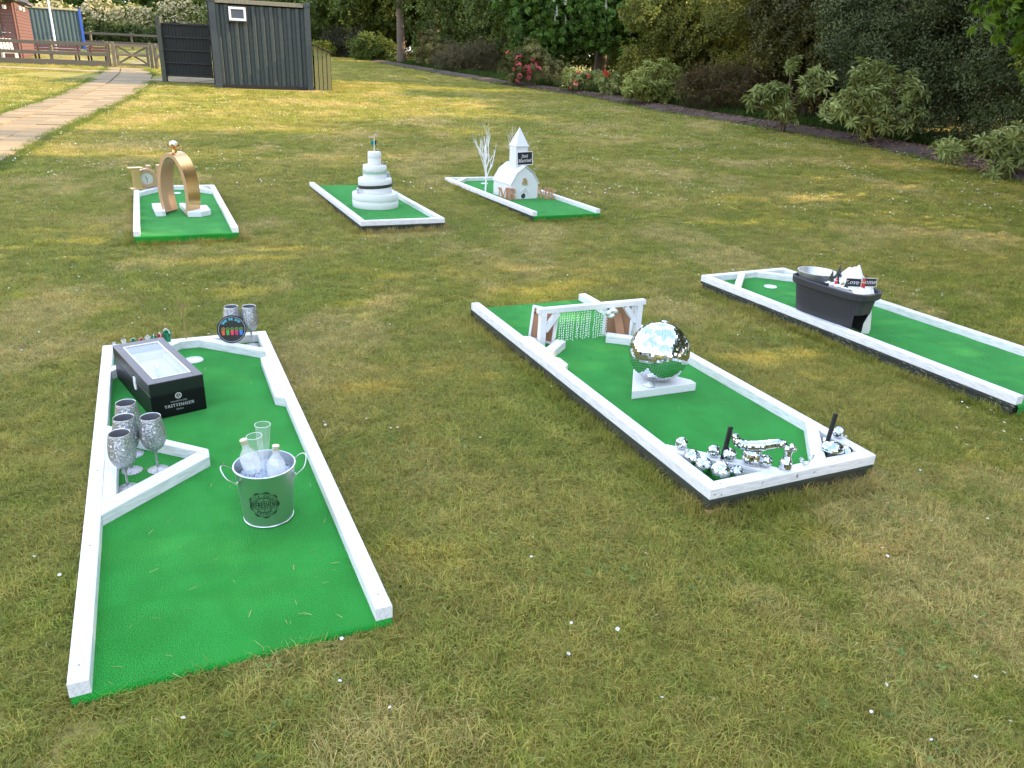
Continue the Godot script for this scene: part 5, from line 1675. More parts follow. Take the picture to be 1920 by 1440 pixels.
	obj("badge", bdg, M.ink, bk)
	# crushed ice, bottles and flutes inside
	var ct := on_lane("A", 0.556, 0.652, 0.0)
	var cube := MB.new()
	cube.box(Vector3.ZERO, Vector3(0.011, 0.009, 0.012), 0.002)
	var trs := []
	var cls := []
	for j in 900:
		var a := rng.randf() * TAU
		var rr := 0.081 * sqrt(rng.randf())
		trs.append(ct * Transform3D(Basis.from_euler(Vector3(rng.randf() * 3, rng.randf() * 3, rng.randf() * 3)).scaled(Vector3.ONE * rng.randf_range(0.6, 1.2)), Vector3(cos(a) * rr, 0.155 + rng.randf_range(-0.012, 0.008), sin(a) * rr)))
		cls.append(Color(0.62, 0.70, 0.80) * rng.randf_range(0.85, 1.15))
	copies("crushed_ice", cube.mesh(), trs, cls, tint_mat(0.15, 0.8, 0.5), "pale crushed ice filling the metal bucket", "ice")
	for q in [[-0.035, -0.018, -0.30, 0.03], [0.032, 0.018, 0.10, 0.008]]:
		var bt := thing("miniature_bottle", "clear miniature bottle leaning behind the plastic flutes in the bucket" if q[0] < 0 else "clear miniature bottle standing right of the plastic flutes in the bucket", "bottle", ct * Transform3D(Basis(Vector3.BACK, -q[2] * 0.6), Vector3(q[0], 0.142 + q[3], q[1])), "miniature bottles in the ice")
		var mb := MB.new()
		mb.lathe([Vector2(0.0, 0.0), Vector2(0.028, 0.0), Vector2(0.03, 0.005), Vector2(0.03, 0.048), Vector2(0.026, 0.066), Vector2(0.014, 0.084), Vector2(0.0105, 0.094), Vector2(0.010, 0.118)], 24)
		mb.lathe([Vector2(0.009, 0.118), Vector2(0.009, 0.09), Vector2(0.024, 0.066), Vector2(0.028, 0.048), Vector2(0.028, 0.004), Vector2(0.0, 0.003)], 24)
		obj("glass", mb, M.plastic, bt)
		var lb := MB.new()
		lb.lathe([Vector2(0.0304, 0.02), Vector2(0.0304, 0.05)], 24)
		obj("label", lb, glass(0.4), bt)
		var cp := MB.new()
		cp.lathe([Vector2(0.0108, 0.104), Vector2(0.0118, 0.108), Vector2(0.0118, 0.120), Vector2(0.008, 0.1225), Vector2(0.0, 0.123)], 18)
		obj("cap", cp, mat(0.72, 0.62, 0.45, 0.25, 0.5), bt)
	for q in [[-0.016, 0.022, 0.06, 0.185], [0.002, -0.012, -0.03, 0.205]]:
		var fl := thing("plastic_flute", "front clear plastic flute stuck in the ice" if q[1] > 0 else "rear clear plastic flute stuck in the ice", "flute", ct * Transform3D(Basis(Vector3.BACK, q[2] * 1.2), Vector3(q[0], q[3], q[1])), "plastic flutes in the bucket")
		fl.scale = Vector3(1.2, 1.12, 1.2)
		var mb := MB.new()
		mb.lathe([Vector2(0.0, -0.04), Vector2(0.005, -0.04), Vector2(0.008, 0.0), Vector2(0.0105, 0.01), Vector2(0.0165, 0.06), Vector2(0.0205, 0.118)], 28)
		obj("wall", mb, glass(0.10), fl)
		var rm := MB.new()
		var p := []
		for j in 29:
			p.append(Vector3(cos(TAU * j / 28) * 0.0205, 0.118, sin(TAU * j / 28) * 0.0205))
		rm.tube(p, same(0.0008, 29), 5, false)
		obj("rim", rm, mat(0.7, 0.76, 0.74, 0.1), fl)

# ---------------------------------------------------------------- mirror ball lane
func mirror_lane_things() -> void:
	# ---- arch of white battens
	var a := thing("timber_arch", "white batten arch with corner braces over the carpet", "arch", on_lane("B", 0.0, 1.64))
	for u in [0.125, 0.728]:
		var p := MB.new()
		p.box(Vector3(u, 0.092, 0), Vector3(0.034, 0.184, 0.034), 0.002)
		obj("post", p, M.white2, a)
	var beam := MB.new()
	beam.box(Vector3(0.428, 0.199, 0.0), Vector3(0.668, 0.03, 0.034), 0.002)
	obj("beam", beam, M.white2, a)
	for q in [[0.142, 0.215, 0.085], [0.711, 0.638, 0.085]]:
		var b := MB.new()
		b.bar(Vector3(q[0], q[2], 0.0), Vector3(q[1], 0.183, 0.0), 0.028, 0.03, 0.002)
		obj("brace", b, M.white2, a)
	# ---- bead curtain
	var cu := thing("bead_curtain", "curtain of clear crystal bead strings hanging from the white arch", "curtain", on_lane("B", 0.0, 1.64))
	var xs := [0.232, 0.246, 0.258, 0.275, 0.287, 0.303, 0.316, 0.337, 0.346, 0.366, 0.38, 0.396, 0.405, 0.418, 0.446, 0.46, 0.475, 0.49, 0.5, 0.512, 0.525]
	var bm := mat(0.82, 0.86, 0.86, 0.06, 0.35)
	for u in xs:
		var mb := MB.new()
		var end: float = 0.008 + rng.randf() * 0.012
		var y := 0.182
		while y > end:
			mb.ball(Vector3(u + rng.randf_range(-0.001, 0.001), y, rng.randf_range(-0.003, 0.003)), Vector3(0.0036, 0.0046, 0.0036), 6)
			y -= 0.0125 + rng.randf() * 0.002
		mb.tube([Vector3(u, 0.184, 0), Vector3(u, end, 0)], [0.0004, 0.0004], 3, false)
		obj("bead_string", mb, bm, cu)
	# ---- glitter bow at the arch corner
	var bow := MB.new()
	for q in [[-0.02, 0.0, 0.5], [0.02, 0.004, -0.5], [0.0, -0.02, 0.1], [0.004, 0.012, 0.0]]:
		bow.x = Transform3D(Basis(Vector3.BACK, q[2]), Vector3(q[0], q[1], 0))
		bow.ball(Vector3.ZERO, Vector3(0.026, 0.015, 0.010), 8)
	single("bow", bow, mat(0.72, 0.78, 0.78, 0.2, 0.4), "crumpled silver white bow hanging under the arch beam", "bow", on_lane("B", 0.535, 1.61, 0.165))
	# ---- picture frames seen from behind
	for q in [[0.155, 1.70, -1.02, "brown backed white photo frame behind the left arch post"], [0.615, 1.665, -0.60, "brown backed white photo frame behind the right arch brace"]]:
		var f := thing("photo_frame", q[3], "photo frame", on_lane("B", q[0], q[1], 0.0, q[2]) * Transform3D(Basis(Vector3.RIGHT, -0.16), Vector3.ZERO), "photo frames behind the arch")
		var fr := MB.new()
		for s in [-1, 1]:
			fr.box(Vector3(s * 0.075, 0.095, 0), Vector3(0.014, 0.19, 0.016), 0.0015)
			fr.box(Vector3(0, 0.095 + s * 0.088, 0), Vector3(0.1355, 0.014, 0.016), 0.0015)
		obj("frame", fr, M.white2, f)
		var bk := MB.new()
		bk.box(Vector3(0, 0.095, 0.001), Vector3(0.136, 0.162, 0.004))
		obj("backing", bk, M.mdf, f)
		var st := MB.new()
		st.bar(Vector3(-0.01, 0.13, 0.006), Vector3(0.03, 0.004, 0.06), 0.045, 0.003, 0.0, Vector3.BACK)
		obj("strut", st, M.mdf, f)
		for s in [-0.06, 0.06]:
			var cl := MB.new()
			cl.box(Vector3(s, 0.15, 0.006), Vector3(0.006, 0.012, 0.002))
			obj("clip", cl, M.black_matt, f)
	# ---- ball on its triangle
	var tb := MB.new()
	tb.prism(poly([[-0.19, -0.093], [0.162, -0.1], [0.162, -0.06], [0.02, 0.15], [-0.03, 0.15]]), 0.0, 0.042, 0.003)
	single("triangle_block", tb, M.white2, "white triangular timber block under the big mirror ball", "block", on_lane("B", 0.40, 0.95))
	var rl := round_line(0.142, 48)
	var pts: Array = rl[0].map(func(p): return p - Vector3(0, 0.142, 0))
	var tilt := Basis.from_euler(Vector3(-0.15, 0.4, -0.38))
	var big := mirrored("mirror_ball", "large mirror ball resting on the white triangle block", "mirror ball", on_lane("B", 0.40, 0.95, 0.042 + 0.140) * Transform3D(tilt, Vector3.ZERO), pts, rl[1], 0.0122, 0.010)
	var cap := MB.new()
	cap.lathe([Vector2(0.018, 0.138), Vector2(0.018, 0.146), Vector2(0.006, 0.149), Vector2(0.0, 0.149)], 20)
	obj("cap", cap, M.steel, big)
	var crin := MB.new()
	crin.lathe([Vector2(0.0, 0.0), Vector2(0.024, 0.001), Vector2(0.028, 0.007), Vector2(0.018, 0.014), Vector2(0.008, 0.02), Vector2(0.0, 0.022)], 22, 0.22)
	single("foil_wedge", crin, mat(0.75, 0.78, 0.82, 0.25, 0.5), "crumpled silver foil wedged under the big mirror ball", "foil", on_lane("B", 0.318, 0.885, 0.042, 0.0))
	# ---- small mirror balls in both corners
	var k := 0
	for q in [[0.083, 0.30, 0.0226, 0.042], [0.092, 0.238, 0.030, 0.0], [0.165, 0.205, 0.0226, 0.042], [0.098, 0.172, 0.030, 0.0], [0.125, 0.105, 0.0355, 0.0], [0.203, 0.158, 0.024, 0.042], [0.192, 0.094, 0.025, 0.0], [0.302, 0.072, 0.0226, 0.042], [0.716, 0.172, 0.022, 0.0], [0.768, 0.168, 0.023, 0.042], [0.700, 0.122, 0.027, 0.0], [0.724, 0.074, 0.0245, 0.0]]:
		var r: float = q[2] * 1.08
		var l := round_line(r, 20)
		mirrored("small_mirror_ball", ["small mirror ball on the white corner rail, farthest from the near edge", "mid sized mirror ball second along the left rail", "small mirror ball on the white corner rail left of the black stake", "mid sized mirror ball third along the left rail", "largest small mirror ball in the near left corner", "small mirror ball just right of the black stake foot", "small mirror ball in front of the mirror pot", "small mirror ball between the mirror pot and mirror vase", "small mirror ball half hidden behind the right black stake", "small mirror ball topping the right corner rail", "mid sized mirror ball right of the mirror mushroom", "small mirror ball nearest the right lane corner"][k], "mirror ball", on_lane("B", q[0], q[1], q[3]) * Transform3D(Basis.from_euler(Vector3(k * 0.7, k * 1.3, k * 0.5)), Vector3.ZERO).translated_local(Vector3.ZERO) * Transform3D(Basis(), Vector3.ZERO), l[0].map(func(p): return p - Vector3(0, r, 0)), l[1], 0.0066, 0.035, "small mirror balls in the corners").position.y += r
		k += 1
	# ---- mirror pot, vase, curved ornament, mushroom
	mirrored("mirror_pot", "round mirror tiled pot under the curved mirror ornament", "pot", on_lane("B", 0.262, 0.104, 0.0425), [Vector3(0, 0, 0), Vector3(0, 0.004, 0), Vector3(0, 0.016, 0), Vector3(0, 0.034, 0), Vector3(0, 0.05, 0), Vector3(0, 0.06, 0), Vector3(0, 0.066, 0), Vector3(0, 0.07, 0)], [0.02, 0.024, 0.0345, 0.038, 0.034, 0.026, 0.022, 0.024], 0.0068, 0.03)
	var vs := mirrored("mirror_vase", "mirror tiled vase with a bow shaped top on the near rail", "vase", on_lane("B", 0.366, 0.034, 0.0425), [Vector3(0, 0, 0), Vector3(0, 0.006, 0), Vector3(0, 0.026, 0), Vector3(0, 0.042, 0), Vector3(0, 0.054, 0), Vector3(0, 0.07, 0), Vector3(0, 0.08, 0)], [0.021, 0.024, 0.024, 0.017, 0.012, 0.016, 0.019], 0.0066, 0.03)
	for q in [[-0.012, 0.086], [0.010, 0.092], [0.020, 0.080]]:
		var b := MB.new()
		b.ball(Vector3(q[0], q[1], 0.004), Vector3(0.013, 0.012, 0.012), 10)
		obj("top_lobe", b, M.mirror, vs)
	var line := curve([Vector3(0.0, 0.112, 0.0), Vector3(0.004, 0.088, 0.006), Vector3(0.034, 0.072, 0.03), Vector3(0.082, 0.078, 0.06), Vector3(0.128, 0.094, 0.09), Vector3(0.155, 0.092, 0.105)], 6)
	var lr := []
	for j in line.size():
		var t := float(j) / (line.size() - 1)
		lr.append(0.005 + 0.0145 * pow(sin(PI * clampf(t * 0.86 + 0.06, 0, 1)), 0.6))
	mirrored("mirror_ornament", "long curved mirror tiled ornament lying over the pot towards the vase", "ornament", on_lane("B", 0.205, 0.150, 0.046), line, lr, 0.0064, 0.03)
	var mu := mirrored("mirror_mushroom", "mirror tiled mushroom cap in the right lane corner", "ornament", on_lane("B", 0.655, 0.086, 0.0), [Vector3(0, 0.044, 0), Vector3(0, 0.05, 0), Vector3(0, 0.058, 0), Vector3(0, 0.066, 0), Vector3(0, 0.074, 0), Vector3(0, 0.08, 0), Vector3(0, 0.083, 0)], [0.036, 0.044, 0.043, 0.037, 0.026, 0.013, 0.002], 0.0088, 0.03)
	var stem := MB.new()
	stem.lathe([Vector2(0.0, 0.0), Vector2(0.017, 0.0), Vector2(0.014, 0.02), Vector2(0.014, 0.045)], 18)
	obj("stem", stem, M.grey_core, mu)
	for q in [[0.188, 0.176, 0.042, 0.135, 0.10, "slim black wooden stake behind the small mirror balls"], [0.695, 0.155, 0.0, 0.165, 0.10, "slim black wooden stake behind the mirror mushroom"]]:
		var s := MB.new()
		s.box(Vector3(0, q[3] / 2, 0), Vector3(0.018, q[3], 0.008), 0.001)
		single("black_stake", s, M.black_matt, q[5], "stake", on_lane("B", q[0], q[1], q[2]) * Transform3D(Basis(Vector3.BACK, -q[4]), Vector3.ZERO), "black stakes")
	# ---- little glass bird on the near rail
	var gb := thing("glass_bird", "small clear glass bird with raised wings on the near rail", "ornament", on_lane("B", 0.462, 0.028, 0.0425))
	var gm := mat(0.80, 0.86, 0.86, 0.05, 0.1)
	gm.refraction_enabled = true
	gm.refraction_scale = 0.05
	gm.albedo_color.a = 0.15
	gm.transparency = BaseMaterial3D.TRANSPARENCY_ALPHA
	var bd := MB.new()
	bd.ball(Vector3(0, 0.008, 0), Vector3(0.016, 0.008, 0.009), 12)
	obj("body", bd, gm, gb)
	for s in [-1, 1]:
		var w := MB.new()
		w.x = Transform3D(Basis(Vector3.BACK, -0.75 * s), Vector3(0.012 * s, 0.012, 0))
		w.ball(Vector3(0, 0.016, 0), Vector3(0.009, 0.02, 0.005), 10)
		obj("wing", w, gm, gb)

# ---------------------------------------------------------------- tub lane
func stadium(hl: float, hw: float, n := 40) -> Array:   # outline of a rounded trough, long side along z
	var o := []
	for k in n:
		var a := TAU * k / n
		var s := Vector2(cos(a), sin(a))
		o.append(Vector3(signf(s.x) * pow(absf(s.x), 0.52) * hw, 0, -signf(s.y) * pow(absf(s.y), 0.52) * hl))
	return o

func tub_lane_things() -> void:
	var at := on_lane("C", 0.118, 1.27, 0.001, 0.05) * Transform3D(Basis.from_scale(Vector3(1.06, 1.08, 1.1)), Vector3.ZERO)
	var t := thing("planter_tub", "black plastic trough planter straddling the lane with a tunnel end", "planter", at)
	var rings := [[0.204, 0.070, 0.0], [0.208, 0.076, 0.03], [0.218, 0.092, 0.115], [0.228, 0.107, 0.195], [0.229, 0.108, 0.197], [0.242, 0.121, 0.199], [0.246, 0.125, 0.205], [0.250, 0.128, 0.236], [0.247, 0.125, 0.241], [0.238, 0.116, 0.240], [0.234, 0.112, 0.232], [0.224, 0.102, 0.17]]
	var wall := MB.new()
	var n := 56
	var prev := []
	for r in rings.size():
		var o := stadium(rings[r][0], rings[r][1], n).map(func(p): return p + Vector3(0, rings[r][2], 0))
		if r:
			for k in n:
				var m := (k + 1) % n
				if r <= 2 and (prev[k].z + prev[m].z) / 2 > 0.192: continue   # cut-out at the near end
				wall.quad(prev[k], prev[m], o[m], o[k])
		prev = o
	obj("wall", wall, M.tub, t)
	var soil := MB.new()
	var o2 := stadium(0.226, 0.104, n)
	for k in n:
		soil.tri(Vector3(0, 0.172, 0), o2[k] + Vector3(0, 0.172, 0), o2[(k + 1) % n] + Vector3(0, 0.172, 0))
	obj("shelf", soil, M.tub, t)
	var fl := MB.new()
	fl.prism(poly([[0.0, 0.0], [0.045, 0.0], [0.048, 0.03], [0.03, 0.15], [0.0, 0.06]]), 0.0, 0.003)
	single("white_flap", fl, tex_mat(Color(0.5, 0.5, 0.46), Color(0.75, 0.74, 0.7), 0.05, 201, Vector3(8, 8, 8), 0.8), "torn white card flap at the tunnel end of the tub", "card", on_lane("C", 0.165, 1.055, 0.0, -0.5) * Transform3D(Basis(Vector3.RIGHT, PI / 2), Vector3.ZERO))
	# ---- bowl with knob
	var b := thing("metal_bowl", "brushed silver bowl with a black knob sunk in the tub", "bowl", at * Transform3D(Basis(), Vector3(0.0, 0.173, -0.135)))
	var bw := MB.new()
	bw.lathe([Vector2(0.0, 0.0), Vector2(0.055, 0.0), Vector2(0.078, 0.018), Vector2(0.098, 0.06), Vector2(0.106, 0.096), Vector2(0.1105, 0.098), Vector2(0.1105, 0.1005), Vector2(0.104, 0.1005), Vector2(0.094, 0.06), Vector2(0.074, 0.02), Vector2(0.05, 0.004), Vector2(0.0, 0.004)], 40)
	obj("shell", bw, mat(0.62, 0.63, 0.64, 0.38, 0.9), b)
	var kn := MB.new()
	kn.lathe([Vector2(0.008, 0.004), Vector2(0.006, 0.05), Vector2(0.007, 0.06), Vector2(0.0145, 0.07), Vector2(0.0155, 0.076), Vector2(0.009, 0.078), Vector2(0.0, 0.076)], 18)
	obj("knob", kn, M.black, b)
	# ---- snow scene
	var sn := MB.new()
	var nu := 44
	var nv := 64
	var hgt := func(u: float, v: float) -> float:
		var h := 0.078 + 0.006 * nz.get_noise_2d(u * 60, v * 60) + 0.004 * nz2.get_noise_2d(u * 160, v * 160)
		h += 0.065 * exp(-pow(Vector2((u - 0.05) / 0.05, (v + 0.02) / 0.05).length(), 1.5))
		h += 0.08 * exp(-pow(Vector2((u - 0.072) / 0.032, (v + 0.072) / 0.040).length(), 1.4))
		h -= 0.05 * smoothstep(-0.16, -0.215, v)
		return h
	for j in nv + 1:
		for i in nu + 1:
			var u := lerpf(-0.098, 0.102, float(i) / nu)
			var v := lerpf(-0.215, 0.005, float(j) / nv)
			var cut := pow(absf(v) / 0.225, 3.0)
			u *= sqrt(maxf(0.0, 1.0 - cut * 0.55))
			var h: float = hgt.call(u, v)
			sn.vt(Vector3(u, 0.172 + h, -v), Vector3(-(hgt.call(u + 0.003, v) - h) / 0.003, 1, (hgt.call(u, v + 0.003) - h) / 0.003), Vector2(u, v))
	for j in nv:
		for i in nu:
			var q := j * (nu + 1) + i
			sn.fc(q, q + 1, q + nu + 2); sn.fc(q, q + nu + 2, q + nu + 1)
	var board := MB.new()
	board.box(Vector3(0.0, 0.21, 0.09), Vector3(0.15, 0.06, 0.16), 0.004)
	var snow := thing("snow_scene", "white fabric snow hill with two peaks filling the tub", "display", at)
	obj("snow", sn, mat(0.80, 0.80, 0.83, 0.8), snow)
	obj("board", board, mat(0.76, 0.76, 0.78, 0.7), snow)
	# ---- tiny trees, signs and figures
	var cone := MB.new()
	for k in 150:
		var y := rng.randf()
		var an := rng.randf() * TAU
		cone.col = Color.WHITE * rng.randf_range(0.7, 1.3)
		leaf_into(cone, Vector3(0, 0.008 + y * 0.046, 0), Vector3(cos(an), -0.35, sin(an)), Vector3.UP, 0.019 * (1.08 - y), 0.004)
	cone.col = Color(0.5, 0.35, 0.25)
	cone.tube([Vector3.ZERO, Vector3(0, 0.05, 0)], [0.0025, 0.0015], 5)
	var cm := cone.mesh()
	var kk := 0
	for q in [[-0.055, -0.045, 1.0, Color(0.04, 0.10, 0.03)], [-0.050, 0.0, 1.25, Color(0.16, 0.16, 0.11)], [0.0, -0.005, 1.3, Color(0.18, 0.19, 0.17)], [-0.07, -0.115, 0.8, Color(0.12, 0.14, 0.10)], [0.08, -0.12, 0.7, Color(0.05, 0.07, 0.05)]]:
		single("toy_fir", cm if kk == 0 else cm.duplicate(), tint_of(q[3]), ["green toy fir in front of the metal bowl on the snow", "tall grey toy fir beside the metal bowl rim", "grey toy fir in front of the white peaks", "squat grey toy fir left of the Love sign", "tiny dark toy fir behind the Love sign"][kk], "toy tree", at * Transform3D(Basis.from_scale(Vector3.ONE * q[2]), Vector3(q[0], 0.172 + hgt.call(q[0], q[1]) - 0.003, -q[1])), "toy firs in the snow")
		kk += 1
	kk = 0
	for q in [[-0.035, -0.135, -1.35, "Love", Color(0.008, 0.008, 0.010)], [0.055, -0.165, -1.15, "Home", Color(0.030, 0.022, 0.020)]]:
		var s := thing("chalk_sign", ["little chalkboard sign reading Love in the snow", "little brownish chalkboard sign at the tub end"][kk], "sign", at * Transform3D(Basis(Vector3.UP, q[2] + 0.45).rotated(Vector3.RIGHT, -0.1), Vector3(q[0], 0.172 + hgt.call(q[0], q[1]) - 0.002, -q[1])), "chalk signs in the snow")
		var bd := MB.new()
		bd.box(Vector3(0, 0.030, 0), Vector3(0.072, 0.042, 0.003))
		obj("board", bd, mat(q[4].r, q[4].g, q[4].b, 0.7), s)
		var fr := MB.new()
		for e in [-1, 1]:
			fr.box(Vector3(0, 0.030 + e * 0.0225, 0), Vector3(0.078, 0.003, 0.005))
			fr.box(Vector3(e * 0.0375, 0.030, 0), Vector3(0.003, 0.042, 0.005))
		obj("frame", fr, mat(0.55, 0.52, 0.42, 0.7), s)
		for e in [-0.025, 0.025]:
			var lg := MB.new()
			lg.box(Vector3(e, 0.0, 0), Vector3(0.004, 0.016, 0.003))
			obj("leg", lg, mat(0.4, 0.32, 0.2, 0.7), s)
		var tx := MB.new()
		text(tx, q[3], 0.020, 0.0008, func(p): return Vector3(p.x + p.y * 0.25 - 0.004, p.y + 0.031, p.z + 0.0019), true)
		obj("lettering", tx, M.chalk, s)
		kk += 1
	kk = 0
	for q in [[-0.072, -0.052, 0.9, "tiny red capped figure beside the green toy fir"], [0.018, -0.155, 1.3, "small red and white figure between the two chalk signs"]]:
		var g := thing("toy_figure", q[3], "toy figure", at * Transform3D(Basis.from_scale(Vector3.ONE * q[2]), Vector3(q[0], 0.172 + hgt.call(q[0], q[1]) - 0.002, -q[1])), "red toy figures in the snow")
		var bo := MB.new()
		bo.lathe([Vector2(0.0, 0.0), Vector2(0.008, 0.0), Vector2(0.009, 0.01), Vector2(0.006, 0.022)], 12)
		obj("coat", bo, mat(0.55, 0.03, 0.03, 0.6), g)
		var hd := MB.new()
		hd.ball(Vector3(0, 0.026, 0), Vector3.ONE * 0.0058, 10)
		obj("head", hd, mat(0.72, 0.68, 0.62, 0.7), g)
		var ht := MB.new()
		ht.lathe([Vector2(0.0066, 0.028), Vector2(0.005, 0.034), Vector2(0.0, 0.046)], 10)
		obj("hat", ht, mat(0.62, 0.04, 0.03, 0.6), g)
		kk += 1
	var lg := thing("toy_log", "pale green striped toy log lying behind the Love sign", "toy log", at * Transform3D(Basis(Vector3.UP, 0.5), Vector3(-0.03, 0.172 + 0.082, 0.065)))
	var lm := MB.new()
	lm.tube([Vector3(-0.025, 0, 0), Vector3(0.025, 0, 0)], [0.008, 0.008], 10)
	obj("bark", lm, mat(0.30, 0.42, 0.16, 0.7), lg)
	var le := MB.new()
	le.tube([Vector3(-0.0275, 0, 0), Vector3(-0.024, 0, 0)], [0.0086, 0.0086], 10)
	obj("cut_end", le, mat(0.48, 0.20, 0.10, 0.7), lg)

func tint_of(c: Color) -> StandardMaterial3D:
	var m := tint_mat(0.7)
	m.albedo_color = c.linear_to_srgb()
	return m

# ---------------------------------------------------------------- ring lane
func ring_lane_things() -> void:
	var at := on_lane("D", 0.40, 0.93)
	var r := thing("ring_arch", "copper wedding ring arch with a jewelled top on white blocks", "ring arch", at)
	var turn := Transform3D(Basis(Vector3.UP, -0.64), Vector3.ZERO)
	var mb := MB.new()
	mb.x = turn
	var n := 56
	var w := 0.092
	var out := []
	var inn := []
	for k in n + 1:
		var a := -0.62 + (PI + 1.24) * k / n
		out.append(Vector3(cos(a) * 0.150, 0.203 + sin(a) * 0.345, 0))
		inn.append(Vector3(cos(a) * 0.119, 0.203 + sin(a) * 0.311, 0))
	var z := Vector3(0, 0, w)
	var shell := MB.new()
	shell.x = turn
	for pass_ in 2:
		if pass_ == 1:
			obj("outer_band", shell, M.copper, r)
			shell = MB.new()
			shell.x = turn
		var l: Array = out if pass_ == 0 else inn
		var base := shell.v.size()
		for k in n + 1:
			var tg: Vector3 = (l[mini(k + 1, n)] - l[maxi(k - 1, 0)]).normalized()
			var nn := Vector3(tg.y, -tg.x, 0) * (1.0 if pass_ == 0 else -1.0)
			shell.vt(l[k] - z, nn); shell.vt(l[k] + z, nn)
		for k in n:
			var q := base + k * 2
			if pass_:
				shell.fc(q, q + 1, q + 3); shell.fc(q, q + 3, q + 2)
			else:
				shell.fc(q, q + 3, q + 1); shell.fc(q, q + 2, q + 3)
	obj("inner_band", shell, M.copper_matt, r)
	for k in n:
		for s in [-1, 1]:
			mb.quad(out[k] + z * s, out[k + 1] + z * s, inn[k + 1] + z * s, inn[k] + z * s)
	for e in [0, n]:
		mb.quad(out[e] - z, out[e] + z, inn[e] + z, inn[e] - z)
	obj("edge", mb, M.copper_matt, r)
	for p in [[[-0.245, 0.33], [-0.145, 0.34], [-0.138, -0.09], [-0.165, -0.105], [-0.22, -0.095]], [[-0.005, 0.305], [0.045, -0.18], [0.155, -0.195], [0.245, -0.105], [0.23, 0.16], [0.10, 0.16], [0.03, 0.31]]]:
		var b := MB.new()
		b.prism(poly(p), 0.0, 0.048, 0.003)
		obj("foot_block", b, M.white2, r)
	var cup := MB.new()
	cup.lathe([Vector2(0.0, 0.545), Vector2(0.021, 0.545), Vector2(0.022, 0.552), Vector2(0.016, 0.57), Vector2(0.02, 0.578), Vector2(0.034, 0.588)], 20)
	obj("setting", cup, M.copper, r)
	for k in 7:
		var a := TAU * k / 7
		var p := MB.new()
		var d := Vector3(cos(a), 0, sin(a))
		var s := Vector3(-sin(a), 0, cos(a))
		var base := Vector3(0, 0.582, 0)
		p.quad(base + d * 0.022 - s * 0.010, base + d * 0.048 - s * 0.022 + Vector3(0, 0.018, 0), base + d * 0.048 + s * 0.022 + Vector3(0, 0.018, 0), base + d * 0.022 + s * 0.010)
		p.tri(base + d * 0.048 - s * 0.022 + Vector3(0, 0.018, 0), base + d * 0.060 + Vector3(0, 0.046, 0), base + d * 0.048 + s * 0.022 + Vector3(0, 0.018, 0))
		obj("petal", p, M.copper, r)
	var gem := MB.new()
	gem.ball(Vector3(0, 0.617, 0), Vector3(0.036, 0.032, 0.036), 12)
	obj("jewel", gem, mat(0.82, 0.88, 0.90, 0.05, 0.6), r)
	# ---- block letters
	var gp := "copper block letters on the far rail"
	var h := 0.20
	var pos := [[0.040, 2.17, "I", "copper block letter I at the end of the left rail"], [0.125, 2.262, "O", "copper block letter O with a clock face beside the ring"], [0.215, 2.345, "U", "copper block letter U half hidden by the ring arch"]]
	for q in pos:
		var t := thing("block_letter", q[3], "letter", on_lane("D", q[0], q[1], 0.0425, 0.30) * Transform3D(Basis.from_scale(Vector3(1.15, 1.1, 1.15)), Vector3.ZERO), gp)
		var m := MB.new()
		var d := 0.036
		if q[2] == "I":
			m.box(Vector3(0, 0.1, 0), Vector3(0.054, 0.176, d * 2 - 0.002), 0.002)
			m.box(Vector3(0, 0.194, 0), Vector3(0.118, 0.012, d * 2), 0.002)
			m.box(Vector3(0, 0.006, 0), Vector3(0.118, 0.012, d * 2), 0.002)
		elif q[2] == "O":
			m.x = Transform3D(Basis(Vector3.RIGHT, PI / 2), Vector3(0, 0.09, 0))
			m.lathe([Vector2(0.058, -d), Vector2(0.085, -d), Vector2(0.089, -d + 0.004), Vector2(0.089, d - 0.004), Vector2(0.085, d), Vector2(0.058, d), Vector2(0.055, d - 0.004), Vector2(0.055, -d)], 36)
		else:
			m.box(Vector3(-0.045, 0.13, 0), Vector3(0.034, 0.14, d * 2), 0.002)
			m.box(Vector3(0.045, 0.13, 0), Vector3(0.034, 0.14, d * 2), 0.002)
			m.box(Vector3(0, 0.035, 0), Vector3(0.108, 0.05, d * 2 - 0.002), 0.002)
		obj("body", m, M.gold if q[2] == "I" else M.copper_matt, t)
		if q[2] == "O":
			var f := MB.new()
			f.x = Transform3D(Basis(Vector3.RIGHT, PI / 2), Vector3(0, 0.09, 0))
			f.lathe([Vector2(0.0, -d), Vector2(0.056, -d), Vector2(0.056, d - 0.006), Vector2(0.0, d - 0.006)], 32)
			obj("clock_face", f, mat(0.55, 0.56, 0.48, 0.5), t)
			var hands := MB.new()
			hands.bar(Vector3(0, 0.09, d - 0.004), Vector3(-0.010, 0.115, d - 0.004), 0.003, 0.002, 0.0, Vector3.BACK)
			hands.bar(Vector3(0, 0.09, d - 0.004), Vector3(0.004, 0.055, d - 0.004), 0.003, 0.002, 0.0, Vector3.BACK)
			for k in 12:
				var a := TAU * k / 12
				hands.box(Vector3(cos(a) * 0.046, 0.09 + sin(a) * 0.046, d - 0.005), Vector3(0.004, 0.004, 0.002))
			hands.ball(Vector3(0, 0.09, d - 0.004), Vector3(0.005, 0.005, 0.002), 8)
			obj("clock_hands", hands, M.black_matt, t)
	# ---- crystals in the far corner
	var k := 0
